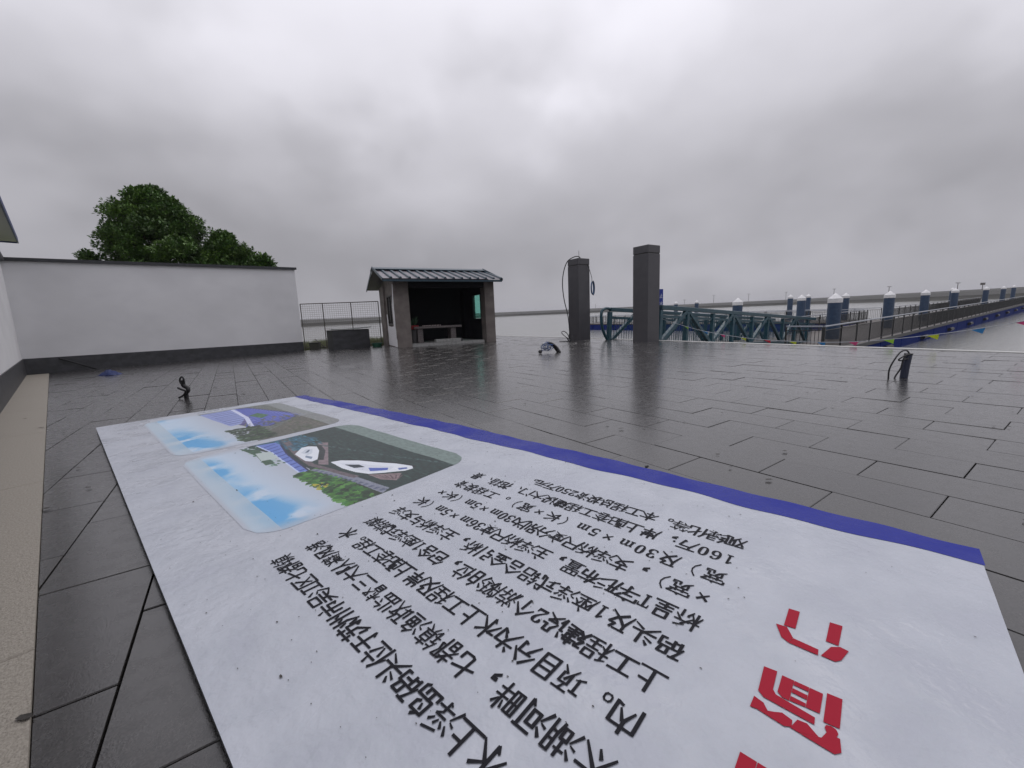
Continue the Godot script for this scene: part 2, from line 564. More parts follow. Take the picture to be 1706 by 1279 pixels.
# ---------------------------------------------------------------- walls and the building behind them
func wall_between(a: Vector2, b: Vector2, ha: float, hb: float, back: Vector2, label: String) -> void:
	var o := thing("white_wall", label, "wall", G)
	var mid := Vector3((a.x + b.x) / 2 + back.x * 0.12, 1.4, (a.y + b.y) / 2 + back.y * 0.12)
	var slab := func(st: SurfaceTool, y0a: float, y0b: float, y1a: float, y1b: float, front: float, rear: float, ext: float):
		var d := (b - a).normalized() * ext
		var fa := a - d - back * front
		var fb := b + d - back * front
		var ra := a - d + back * rear
		var rb := b + d + back * rear
		var v := [Vector3(fa.x, y0a, fa.y), Vector3(fb.x, y0b, fb.y), Vector3(rb.x, y0b, rb.y), Vector3(ra.x, y0a, ra.y), Vector3(fa.x, y1a, fa.y), Vector3(fb.x, y1b, fb.y), Vector3(rb.x, y1b, rb.y), Vector3(ra.x, y1a, ra.y)]
		var c := Vector3.ZERO
		for p in v: c += p / 8.0
		for q in [[0, 1, 5, 4], [2, 3, 7, 6], [1, 2, 6, 5], [3, 0, 4, 7], [4, 5, 6, 7], [0, 1, 2, 3]]:
			face(st, PackedVector3Array([v[q[0]], v[q[1]], v[q[2]], v[q[3]]]), c)
	var s := new_st()
	slab.call(s, 0.40, 0.36, ha - 0.08, hb - 0.08, 0.0, 0.24, 0.0)
	obj("plaster_face", s, M.plaster, o)
	var p := new_st()
	slab.call(p, -0.1, -0.1, 0.40, 0.36, 0.018, 0.25, 0.004)
	obj("plinth_band", p, M.plinth, o)
	var c := new_st()
	slab.call(c, ha - 0.08, hb - 0.08, ha, hb, 0.07, 0.31, 0.05)
	obj("coping", c, M.coping, o)

func make_walls() -> void:
	wall_between(Vector2(-12.13, -10.16), Vector2(-8.0, -15.9), 2.84, 3.14, Vector2(-0.812, -0.584), "long white plastered wall with dark plinth closing the far left of the plaza")
	var e := Vector2(0.7431, 0.6691)
	var nn := Vector2(-0.6691, 0.7431)
	wall_between(e * -15.85 + nn * 0.535, e * 3.0 + nn * 0.535, 2.84, 2.84, nn, "white wall with dark plinth along the left edge beside the beige strip")

func make_far_building() -> void:
	# long building behind the left wall: its eave shows at the left edge
	var t := thing("white_building", "white building with grey soffit and blue eave edge behind the left wall", "building", frame(-15.92, -0.2, -14.0, Vector2(0.736, 0.677)))
	# local x runs towards the viewer along the eave, local z away from the plaza; the eave's edge is at z = 0
	var s := new_st()
	abox(s, Vector3(0.35, -0.3, 0.52), Vector3(24, 4.23, 7.6), 0.01)
	obj("wall", s, M.plaster, t)
	var f := new_st()
	abox(f, Vector3(0, 4.24, 0.03), Vector3(24.6, 4.30, 8.3), 0.0)
	obj("soffit", f, mat(lin(0.5, 0.5, 0.51), 0.7), t)
	var g := new_st()
	abox(g, Vector3(-0.03, 4.20, -0.01), Vector3(24.6, 4.40, 0.027), 0.004)
	abox(g, Vector3(-0.03, 4.20, 0.03), Vector3(-0.001, 4.40, 8.3), 0.004)
	obj("fascia", g, mat(lin(0.012, 0.03, 0.16), 0.4), t)
	var r := new_st()
	var c := Vector3(12, 4.0, 4)
	var A := [Vector3(-0.02, 4.41, 0.0), Vector3(24.6, 4.41, 0.0), Vector3(24.6, 6.2, 4.15), Vector3(-0.02, 6.2, 4.15), Vector3(24.6, 4.41, 8.3), Vector3(-0.02, 4.41, 8.3)]
	for q in [[0, 1, 2, 3], [3, 2, 4, 5]]: face(r, PackedVector3Array([A[q[0]], A[q[1]], A[q[2]], A[q[3]]]), c)
	for q in [[0, 3, 5], [1, 2, 4]]: face(r, PackedVector3Array([A[q[0]], A[q[1]], A[q[2]]]), c)
	obj("roof", r, M.roof_blue, t)

# ---------------------------------------------------------------- trees
func make_trees() -> void:
	var leafm := new_st()  # a sprig of leaves, each leaf folded along its rib
	var r := RandomNumberGenerator.new()
	r.seed = 5
	for k in 6:
		var dir := Vector3(r.randf_range(-1, 1), r.randf_range(-0.35, 0.9), r.randf_range(-1, 1)).normalized()
		var side := dir.cross(Vector3.UP).normalized()
		var nrm := side.cross(dir)
		var a := dir * 0.03
		var len := r.randf_range(0.10, 0.15)
		var mid := a + dir * len * 0.5
		var tip := a + dir * len - nrm * len * 0.12
		var w := len * 0.24
		var shade := r.randf_range(0.8, 1.15)
		leafm.set_color(Color(shade, shade, shade))
		for s in [-1.0, 1.0]:
			leafm.add_vertex(a); leafm.add_vertex(mid + side * s * w + nrm * 0.012); leafm.add_vertex(tip)
	leafm.generate_normals()
	var lm := leafm.commit()
	tree("broadleaf_tree", "large dark green broadleaf tree with domed crown behind the white wall", Vector3(-16.3, 0, -20.0), 7.75, 4.4, 19000, 3, lm)
	tree("broadleaf_tree", "smaller green tree at the right shoulder of the large tree behind the wall", Vector3(-13.4, 0, -20.3), 5.6, 2.7, 8000, 8, lm)
	tree("broadleaf_tree", "low green shrub crown peeping over the coping near the wall's right end", Vector3(-11.75, 0, -20.3), 4.5, 1.5, 2600, 12, lm)

func tree(called: String, label: String, at: Vector3, top: float, rad: float, count: int, seed_: int, lm: ArrayMesh) -> void:
	var r := RandomNumberGenerator.new()
	r.seed = seed_ * 101
	var t := thing(called, label, "tree", G * Transform3D(Basis(), at))
	var low := top * 0.24
	var hgt := top - low
	var st := new_st()
	var tr := smooth_path(PackedVector3Array([Vector3(0, -0.2, 0), Vector3(0.1, low * 0.6, 0.05), Vector3(0, low * 1.3, 0.1), Vector3(0.1, top * 0.6, 0)]), 4)
	for i in tr.size() - 1:
		var ra := lerpf(0.26, 0.07, float(i) / tr.size()) * rad / 3.5
		tube(st, PackedVector3Array([tr[i], tr[i + 1]]), ra, 9)
	obj("trunk", st, M.bark, t)
	# clumps of leaves spread through the crown, most of them near its outside
	var clumps := []
	var n := int(26 + rad * 30)
	for k in n:
		var h := pow(r.randf(), 0.85)
		var prof := rad * pow(1.0 - h, 0.68) * minf(1.0, 0.5 + h * 1.6)
		var a := r.randf() * TAU
		var q := pow(r.randf_range(0.12, 1.0), 0.4) * (0.92 + 0.13 * sin(a * 3.0 + seed_) * sin(h * 9.0 + a))
		clumps.append([Vector3(cos(a) * prof * q, low + h * hgt * 0.93, sin(a) * prof * q), r.randf_range(0.34, 0.62) * (0.6 + 0.4 * rad / 3.5), r.randf()])
	var limbs := new_st()
	for k in range(0, clumps.size(), 3):
		var c: Vector3 = clumps[k][0]
		var base := Vector3(0.05, lerpf(low, c.y, 0.45), 0.05)
		tube(limbs, smooth_path(PackedVector3Array([base, base.lerp(c, 0.5) - Vector3(0, 0.12, 0), c]), 3), 0.022 * rad / 2.5, 5)
	obj("limb", limbs, M.bark, t)
	var mm := MultiMesh.new()
	mm.transform_format = MultiMesh.TRANSFORM_3D
	mm.use_colors = true
	mm.mesh = lm
	mm.instance_count = count
	for k in count:
		var c = clumps[r.randi() % clumps.size()]
		var v: Vector3 = Vector3(r.randfn(), r.randfn(), r.randfn()).normalized() * pow(r.randf(), 0.45) * c[1]
		v.y *= 0.72
		var s := r.randf_range(0.85, 1.35)
		var b := Basis.from_euler(Vector3(r.randf_range(-0.6, 0.6), r.randf() * TAU, r.randf_range(-0.6, 0.6))).scaled(Vector3.ONE * s)
		mm.set_instance_transform(k, Transform3D(b, c[0] + v))
		var g: float = lerpf(0.75, 1.3, c[2]) * r.randf_range(0.8, 1.2)
		var y: float = 0.35 * r.randf() + 0.4 * maxf(0.0, c[2] - 0.6)
		mm.set_instance_color(k, Color(lerpf(0.050, 0.135, y) * g, lerpf(0.118, 0.195, y) * g, 0.024 * g))
	var o := MultiMeshInstance3D.new()
	o.name = "crown"
	o.multimesh = mm
	o.material_override = M.leaf
	o.set_meta("kind", "stuff")
	t.add_child(o)

# ---------------------------------------------------------------- the shelter
func make_shelter() -> void:
	# local x along the front, local z towards the plaza (back is -z)
	var t := thing("open_shelter", "small open fronted shelter with blue ribbed roof and brown pillars", "shelter", frame(-4.17, 0, -15.18, Vector2(0.8927, -0.4507)))
	var L := 4.03
	var D := 2.9
	var H := 2.42
	var s := new_st()
	abox(s, Vector3(0.56, -0.05, -D + 0.2), Vector3(L - 0.5, 0.10, -0.06), 0.01)
	obj("floor_slab", s, M.slab, t)
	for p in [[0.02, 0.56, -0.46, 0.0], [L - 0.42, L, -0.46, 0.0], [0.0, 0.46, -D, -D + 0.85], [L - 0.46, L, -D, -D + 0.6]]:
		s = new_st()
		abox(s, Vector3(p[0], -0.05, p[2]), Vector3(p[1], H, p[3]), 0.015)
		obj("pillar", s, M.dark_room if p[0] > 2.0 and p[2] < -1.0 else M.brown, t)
	# left wall with its window opening, painted white on the outside at the front
	s = new_st()
	abox(s, Vector3(0.08, -0.04, -2.05), Vector3(0.20, 0.84, -0.462), 0.003)
	abox(s, Vector3(0.08, 2.0, -2.05), Vector3(0.20, H, -0.462), 0.003)
	abox(s, Vector3(0.081, 0.842, -2.05), Vector3(0.199, 1.998, -1.72), 0.003)
	abox(s, Vector3(0.081, 0.842, -0.72), Vector3(0.199, 1.998, -0.462), 0.003)
	obj("wall", s, M.brown, t)
	# ragged skin of white paint left on the outside of the left wall and the front pillar's side
	var paint := [[[-0.02, 0.02], [-0.02, 0.30], [-0.10, 0.36], [-0.07, 0.62], [-0.14, 0.75], [-0.10, 1.1], [-0.13, 1.6], [-0.06, 2.30], [-0.16, 2.34], [-0.30, 1.9], [-0.455, 1.6], [-0.455, 0.02]], [[-0.465, 0.02], [-0.465, 1.55], [-0.70, 1.2], [-0.72, 0.80], [-1.2, 0.78], [-1.72, 0.82], [-1.8, 1.25], [-1.86, 1.3], [-2.0, 1.28], [-1.98, 0.4], [-2.02, 0.05]]]
	s = new_st()
	for k in 2:
		var poly := PackedVector2Array()
		for p in paint[k]: poly.append(Vector2(p[0], p[1]))
		var tri := Geometry2D.triangulate_polygon(poly)
		var x := [0.012, 0.072][k] as float
		for i in range(0, tri.size(), 3):
			face(s, PackedVector3Array([Vector3(x, poly[tri[i]].y, poly[tri[i]].x), Vector3(x, poly[tri[i + 1]].y, poly[tri[i + 1]].x), Vector3(x, poly[tri[i + 2]].y, poly[tri[i + 2]].x)]), Vector3(2, 1, -1))
	tag(obj("white_paint", s, M.white_paint, t), "flaking white paint on the left wall", "")
	var win := part_node("left_window", t)
	s = new_st()
	abox(s, Vector3(0.06, 0.845, -1.715), Vector3(0.15, 0.90, -0.725)); abox(s, Vector3(0.06, 1.94, -1.715), Vector3(0.15, 1.995, -0.725))
	abox(s, Vector3(0.061, 0.902, -1.715), Vector3(0.149, 1.938, -1.66)); abox(s, Vector3(0.061, 0.902, -0.78), Vector3(0.149, 1.938, -0.725)); abox(s, Vector3(0.062, 0.902, -1.24), Vector3(0.148, 1.938, -1.20))
	obj("frame", s, mat(lin(0.05, 0.045, 0.04), 0.5), win)
	s = new_st()
	abox(s, Vector3(0.10, 0.903, -1.658), Vector3(0.106, 1.937, -1.242), 0.0); abox(s, Vector3(0.10, 0.903, -1.198), Vector3(0.106, 1.937, -0.782), 0.0)
	obj("pane", s, mat(lin(0.03, 0.032, 0.034), 0.15), win)
	# back wall and right wall with its green glazed window
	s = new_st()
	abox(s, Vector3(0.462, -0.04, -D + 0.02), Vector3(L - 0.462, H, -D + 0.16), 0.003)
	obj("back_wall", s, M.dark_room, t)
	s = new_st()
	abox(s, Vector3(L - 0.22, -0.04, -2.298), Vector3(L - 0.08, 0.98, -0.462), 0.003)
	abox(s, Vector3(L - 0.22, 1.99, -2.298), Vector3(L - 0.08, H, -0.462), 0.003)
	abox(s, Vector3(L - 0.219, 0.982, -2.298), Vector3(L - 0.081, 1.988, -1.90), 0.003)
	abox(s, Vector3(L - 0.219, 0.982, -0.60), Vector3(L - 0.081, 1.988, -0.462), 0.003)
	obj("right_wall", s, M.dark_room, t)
	win = part_node("right_window", t)
	for z in [-1.895, -1.06, -0.83, -0.635]:
		s = new_st()
		abox(s, Vector3(L - 0.20, 0.985, z), Vector3(L - 0.10, 1.985, z + (0.10 if z > -1.8 and z < -0.7 else 0.03)), 0.003)
		obj("frame_bar", s, M.black, win)
	var glass := mat(Color(0.62, 0.95, 0.86, 0.0), 0.02)
	glass.refraction_enabled = true
	glass.refraction_scale = 0.05
	for z in [[-1.864, -1.062], [-0.958, -0.832], [-0.728, -0.637]]:
		s = new_st()
		abox(s, Vector3(L - 0.153, 0.99, z[0]), Vector3(L - 0.148, 1.98, z[1]), 0.0)
		obj("pane", s, glass, win)
	# lintel over the open front, gable infill
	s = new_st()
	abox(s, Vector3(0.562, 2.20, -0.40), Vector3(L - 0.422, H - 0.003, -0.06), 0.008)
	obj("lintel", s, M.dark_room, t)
	for x in [0.08, L - 0.2]:
		s = new_st()
		var g := [Vector2(-0.02, H), Vector2(-1.4, 2.93), Vector2(-D + 0.02, H)]
		var a := []
		var b := []
		for p in g:
			a.append(Vector3(x, p.y, p.x)); b.append(Vector3(x + 0.12, p.y, p.x))
		var c := Vector3(x + 0.06, 2.6, -1.4)
		face(s, PackedVector3Array(a), c); face(s, PackedVector3Array(b), c)
		for i in 3: face(s, PackedVector3Array([a[i], a[(i + 1) % 3], b[(i + 1) % 3], b[i]]), c)
		obj("gable", s, M.brown, t)
	# roof: troughs and ribs of profiled sheet on two slopes
	var x0 := -0.42
	var x1 := L + 0.15
	var n := 14
	var w := (x1 - x0) / n
	var ridge_y := 2.99
	for sl in 2:
		var ze := 0.5 if sl == 0 else -3.35
		var ye := 2.46 if sl == 0 else 2.36
		for i in n:
			s = new_st()
			var xa := x0 + i * w
			bar(s, Vector3(xa + w / 2, ridge_y - 0.012, -1.4 + (0.01 if sl == 0 else -0.01)), Vector3(xa + w / 2, ye, ze), w - 0.006, 0.018, 0.002)
			var o := obj("roof_sheet", s, M.roof_grey, t)
			if i < n:
				s = new_st()
				var xr := xa + w / 2 + w * 0.5 - 0.04
				var prof := [Vector2(-0.055, 0.0), Vector2(-0.03, 0.055), Vector2(0.03, 0.055), Vector2(0.055, 0.0)]
				var f := []
				var g2 := []
				for p in prof:
					f.append(Vector3(xr + p.x, ridge_y + p.y - 0.004, -1.4 + (0.012 if sl == 0 else -0.012))); g2.append(Vector3(xr + p.x, ye + p.y + 0.008, ze + (0.015 if sl == 0 else -0.015)))
				var c := Vector3(xr, (ridge_y + ye) / 2 - 0.01, (ze - 1.4) / 2)
				for q in 3: face(s, PackedVector3Array([f[q], f[q + 1], g2[q + 1], g2[q]]), c)
				face(s, PackedVector3Array(g2), c); face(s, PackedVector3Array(f), c)
				obj("roof_rib", s, M.roof_blue, t)
	s = new_st()
	for sl in [-1.0, 1.0]:
		box(s, Transform3D(Basis(Vector3.RIGHT, sl * 0.29), Vector3((x0 + x1) / 2 - 0.02, ridge_y + 0.028, -1.4 + sl * 0.17)), Vector3(x1 - x0 + 0.04, 0.035, 0.35), 0.006)
	obj("ridge_cap", s, M.roof_blue, t)
	s = new_st()
	abox(s, Vector3(x0, 2.36, 0.44), Vector3(x1, 2.435, 0.49), 0.004)
	obj("fascia", s, M.roof_blue, t)
	for x in [x0 - 0.012, x1 + 0.012]:
		s = new_st()
		bar(s, Vector3(x, 2.44, 0.52), Vector3(x, 3.06, -1.395), 0.022, 0.10, 0.003); bar(s, Vector3(x, 3.06, -1.405), Vector3(x, 2.34, -3.37), 0.022, 0.10, 0.003)
		obj("barge_board", s, M.roof_blue, t)
	# things inside
	var fr := t.transform
	var tb := thing("stone_table", "grey stone table standing inside the open shelter", "table", fr * Transform3D(Basis(), Vector3(1.8, 0.10, -1.0)))
	s = new_st()
	abox(s, Vector3(-0.98, 0.56, -0.35), Vector3(1.0, 0.645, 0.35), 0.01)
	obj("table_top", s, M.table, tb)
	for x in [-0.72, 0.66]:
		s = new_st()
		abox(s, Vector3(x - 0.11, 0.0, -0.25), Vector3(x + 0.11, 0.557, 0.25), 0.01)
		obj("leg", s, M.table, tb)
	var beads := thing("bead_string", "string of small pale beads along the front of the stone table", "beads", fr * Transform3D(Basis(), Vector3(1.55, 0.747, -0.68)))
	for k in 12:
		s = new_st()
		lathe(s, PackedVector2Array([Vector2(0, 0), Vector2(0.018, 0.008), Vector2(0.022, 0.022), Vector2(0.016, 0.038), Vector2(0, 0.044)]), 8, Vector3(-0.36 + k * 0.064, 0, 0.01 * sin(k * 2.3)))
		obj("bead", s, mat(lin(0.5, 0.42, 0.4), 0.4), beads)
	var pot := thing("flower_pot", "red flower pot with green leaves at the left of the shelter", "plant", fr * Transform3D(Basis(), Vector3(0.86, 0.10, -0.95)))
	s = new_st()
	lathe(s, PackedVector2Array([Vector2(0, 0), Vector2(0.13, 0), Vector2(0.17, 0.5), Vector2(0.19, 0.5), Vector2(0.19, 0.56), Vector2(0.165, 0.56), Vector2(0.16, 0.5), Vector2(0, 0.5)]), 16)
	obj("pot", s, mat(lin(0.06, 0.058, 0.058), 0.6), pot)
	s = new_st()
	lathe(s, PackedVector2Array([Vector2(0.16, 0.501), Vector2(0.21, 0.57), Vector2(0.23, 0.68), Vector2(0.20, 0.70), Vector2(0, 0.66)]), 14)
	obj("red_bowl", s, mat(lin(0.30, 0.03, 0.035), 0.4), pot)
	s = new_st()
	for k in 26:
		var a := rng.randf() * TAU
		var up := rng.randf_range(0.18, 0.44)
		var out := rng.randf_range(0.08, 0.26)
		var base := Vector3(cos(a) * 0.06, 0.66, sin(a) * 0.06)
		var tip := Vector3(cos(a) * out, 0.66 + up, sin(a) * out)
		var sd := Vector3(-sin(a), 0, cos(a)) * 0.022
		var md := base.lerp(tip, 0.55) + Vector3(0, 0.05, 0)
		face(s, PackedVector3Array([base, md + sd, tip, md - sd]), base - Vector3(0, 1, 0))
	obj("leaves", s, mat(lin(0.03, 0.075, 0.035), 0.5), pot)
	var pl := thing("wooden_plank", "pale plank lying tilted on the shelter floor in front of the table", "plank", fr * Transform3D(Basis(Vector3.UP, 0.06), Vector3(2.05, 0.165, -0.22)))
	s = new_st()
	abox(s, Vector3(-0.55, -0.06, -0.12), Vector3(0.5, 0.06, 0.10), 0.008)
	obj("board", s, M.slab, pl)
	s = new_st()
	lathe(s, PackedVector2Array([Vector2(0, -0.06), Vector2(0.05, -0.05), Vector2(0.06, 0.0), Vector2(0.03, 0.05), Vector2(0, 0.06)]), 9, Vector3(0.54, 0, 0.03))
	obj("end_knob", s, M.black, pl)

# ---------------------------------------------------------------- fence, box, tubs
func make_fence() -> void:
	var a := Vector2(-8.55, -17.12)
	var b := Vector2(-5.50, -17.58)
	var d := (b - a).normalized()
	var t := thing("wire_fence", "rusty wire mesh fence between the white wall and the shelter", "fence", frame(a.x, 0, a.y, d))
	var len := a.distance_to(b)
	var xs := [0.0, 0.86, 1.98, len]
	for x in xs:
		var s := new_st()
		tube(s, PackedVector3Array([Vector3(x, -0.1, 0), Vector3(x, 1.87, 0)]), 0.02, 8)
		obj("post", s, M.post, t)
	var r := new_st()
	tube(r, PackedVector3Array([Vector3(0, 1.86, 0), Vector3(len, 1.86, 0)]), 0.018, 8)
	obj("top_rail", r, M.post, t)
	r = new_st()
	tube(r, PackedVector3Array([Vector3(0, 0.06, 0), Vector3(len, 0.06, 0)]), 0.018, 8)
	obj("bottom_rail", r, M.post, t)
	r = new_st()
	tube(r, PackedVector3Array([Vector3(0.42, 0.42, 0.03), Vector3(0.82, 0.02, 0.03)]), 0.016, 6)
	obj("brace", r, M.post, t)
	for k in 3:
		var s := new_st()
		var x0: float = xs[k]
		var x1: float = xs[k + 1]
		var nx := int((x1 - x0) / 0.085)
		for i in range(1, nx): tube(s, PackedVector3Array([Vector3(lerpf(x0, x1, float(i) / nx), 0.06, 0), Vector3(lerpf(x0, x1, float(i) / nx), 1.85, 0)]), 0.0042, 4)
		for i in range(1, 21): tube(s, PackedVector3Array([Vector3(x0, 0.06 + i * 0.085, 0.004), Vector3(x1, 0.06 + i * 0.085, 0.004)]), 0.0042, 4)
		obj("mesh_panel", s, M.wire, t, "stuff")
	# grey box with a sagging sheet on top
	var bd := Vector2(0.7139, -0.7003)
	var o := thing("storage_box", "dark grey box with sagging sheet lid before the wire fence", "box", frame(-6.73, 0, -15.62, bd))
	var s := new_st()
	abox(s, Vector3(0.03, -0.02, -0.62), Vector3(1.48, 0.745, -0.0), 0.012)
	obj("body", s, M.plinth, o)
	s = new_st()
	var n := 12
	for i in n:
		var q := []
		for k in [i, i + 1]:
			var f: float = float(k) / n
			q.append(Vector3(-0.05 + f * 1.62, 0.795 - 0.028 * sin(PI * f) + 0.03 * f, 0.05)); q.append(Vector3(-0.05 + f * 1.62, 0.795 - 0.028 * sin(PI * f) + 0.03 * f, -0.68))
		face(s, PackedVector3Array([q[0], q[2], q[3], q[1]]), q[0] - Vector3(0, 1, 0))
		var dn := Vector3(0, -0.022, 0)
		face(s, PackedVector3Array([q[0], q[2], q[2] + dn, q[0] + dn]), q[0] - Vector3(0, 0, 1))
		face(s, PackedVector3Array([q[0] + dn, q[2] + dn, q[3] + dn, q[1] + dn]), q[0] + Vector3(0, 1, 0))
	obj("lid", s, mat(lin(0.05, 0.07, 0.066), 0.4), o)
	o = thing("green_tub", "low green plastic tub beside the shelter's left pillar", "tub", G * Transform3D(Basis(), Vector3(-5.42, 0, -16.72)))
	s = new_st()
	lathe(s, PackedVector2Array([Vector2(0, 0), Vector2(0.17, 0), Vector2(0.20, 0.14), Vector2(0.22, 0.14), Vector2(0.22, 0.16), Vector2(0.19, 0.16), Vector2(0.16, 0.03), Vector2(0, 0.03)]), 18)
	obj("tub_body", s, mat(lin(0.02, 0.09, 0.055), 0.4), o)
	o = thing("dark_crate", "small dark crate standing by the foot of the wire fence", "crate", frame(-8.0, 0, -16.85, d))
	s = new_st()
	abox(s, Vector3(-0.18, -0.02, -0.14), Vector3(0.18, 0.25, 0.14), 0.012)
	obj("crate_body", s, mat(lin(0.05, 0.05, 0.04), 0.7), o)
	s = new_st()
	abox(s, Vector3(-0.2, 0.252, -0.16), Vector3(0.2, 0.285, 0.16), 0.008)
	obj("crate_rim", s, mat(lin(0.035, 0.035, 0.03), 0.7), o)

# ---------------------------------------------------------------- pillars
func make_pillars() -> void:
	var a := Vector2(-0.562, -0.827)
	var b := Vector2(0.829, -0.559)
	for k in 2:
		var near: Vector2 = [Vector2(2.545, -15.04), Vector2(4.173, -12.44)][k]
		var h: float = [2.93, 2.87][k]
		var c := near + (a + b) * 0.28
		var t := thing("gate_pillar", ["dark grey square gate pillar with black cable looped over its top", "dark grey square gate pillar nearest the water with blue sign behind"][k], "pillar", frame(c.x, 0, c.y, b), "")
		var s := new_st()
		abox(s, Vector3(-0.28, -0.05, -0.28), Vector3(0.28, h - 0.245, 0.28), 0.008)
		obj("shaft", s, M.pillar, t)
		s = new_st()
		abox(s, Vector3(-0.265, h - 0.247, -0.265), Vector3(0.265, h - 0.218, 0.265), 0.002)
		obj("groove", s, M.joint, t)
		s = new_st()
		abox(s, Vector3(-0.28, h - 0.22, -0.28), Vector3(0.28, h, 0.28), 0.008)
		obj("cap", s, M.pillar, t)
		if k == 0:
			s = new_st()
			tube(s, PackedVector3Array([Vector3(-0.02, h - 0.02, 0.05), Vector3(-0.02, h + 0.30, 0.05)]), 0.008, 6)
			obj("rod", s, M.post, t)
	var gf := G
	var o := thing("black_cable", "black cable arching from the left pillar's top down to the paving", "cable", gf)
	var s := new_st()
	tube(s, smooth_path(PackedVector3Array([Vector3(2.68, 2.94, -15.3), Vector3(2.55, 2.97, -15.0), Vector3(2.38, 2.95, -14.93), Vector3(2.14, 2.8, -14.92), Vector3(2.0, 2.45, -14.92), Vector3(1.95, 2.0, -14.92), Vector3(2.0, 1.47, -14.92), Vector3(2.12, 0.93, -14.94), Vector3(2.17, 0.4, -14.97), Vector3(2.18, 0.03, -15.0)]), 7), 0.017, 7)
	obj("cable_run", s, M.black, o)
	s = new_st()
	tube(s, smooth_path(PackedVector3Array([Vector3(2.18, 0.03, -15.0), Vector3(2.1, 0.25, -14.96), Vector3(1.97, 0.36, -14.93), Vector3(1.88, 0.33, -14.9), Vector3(1.93, 0.24, -14.9), Vector3(2.1, 0.1, -14.95), Vector3(2.22, 0.015, -14.9), Vector3(2.0, 0.015, -14.72), Vector3(1.78, 0.02, -14.8)]), 6), 0.014, 6)
	obj("cable_end", s, M.black, o)
	o = thing("pipe_stubs", "clump of cut dark pipe ends at the left pillar's foot", "pipes", gf * Transform3D(Basis(), Vector3(2.2, 0, -15.02)))
	for q in [[Vector3(0, 0, 0), Vector3(-0.03, 0.26, 0.0), 0.022], [Vector3(0.07, 0, -0.03), Vector3(0.09, 0.2, -0.02), 0.02], [Vector3(-0.06, 0, 0.05), Vector3(-0.13, 0.13, 0.07), 0.025]]:
		s = new_st()
		tube(s, PackedVector3Array([q[0], q[1]]), q[2], 8)
		obj("pipe", s, M.pillar, o)
	# blue coil of hose hung on the right side of the left pillar
	o = thing("hose_coil", "blue and black coil of hose hanging on the left pillar's right face", "hose", gf)
	var ax := Vector3(0.56, 0, 0.83).normalized()
	var ac := Vector3(0.83, 0, -0.56).normalized()
	for k in 4:
		s = new_st()
		var pts := PackedVector3Array()
		for i in 25:
			var an := TAU * i / 24.0
			pts.append(Vector3(3.07, 1.88, -15.32) + ac * (0.02 + 0.02 * k) + (ac * 0.62 - ax * 0.3).normalized() * cos(an) * (0.12 + 0.012 * k) * 1.1 + Vector3.UP * sin(an) * (0.22 + 0.012 * k))
		tube(s, pts, 0.011, 6)
		obj("coil", s, M.hose_blue if k % 2 == 0 else M.black, o)
	s = new_st()
	tube(s, smooth_path(PackedVector3Array([Vector3(2.90, 2.72, -15.2), Vector3(3.0, 2.5, -15.28), Vector3(3.08, 2.25, -15.33), Vector3(3.08, 2.1, -15.32)]), 5), 0.01, 6)
	obj("hose_tail", s, M.black, o)
	# the sign behind the second pillar
	var sg := thing("blue_sign", "small blue notice board with white characters half hidden behind the right pillar", "sign", frame(4.86, 0, -13.35, Vector2(0.99, -0.14)))
	s = new_st()
	tube(s, PackedVector3Array([Vector3(-0.07, -0.3, -0.04), Vector3(-0.07, 1.56, -0.04)]), 0.022, 8)
	obj("post", s, M.steel, sg)
	s = new_st()
	abox(s, Vector3(-0.3, 0.95, -0.012), Vector3(0.115, 1.62, 0.0), 0.004)
	obj("plate", s, mat(lin(0.008, 0.03, 0.26), 0.35), sg)
	var words := part_node("characters", sg)
	for row in 2:
		for col in 2:
			var w := new_st()
			var word: String = [["禁", "止"], ["游", "泳"]][row][col]
			glyph(w, word, func(x, y, k): return Vector3(-0.12 + col * 0.115 + x * 0.10, 1.47 - row * 0.235 - y * 0.13, 0.003 + k * 0.0001), Vector3(0, 0, -3), 0.11)
			obj("character", w, mat(lin(0.7, 0.75, 0.8), 0.5), words)

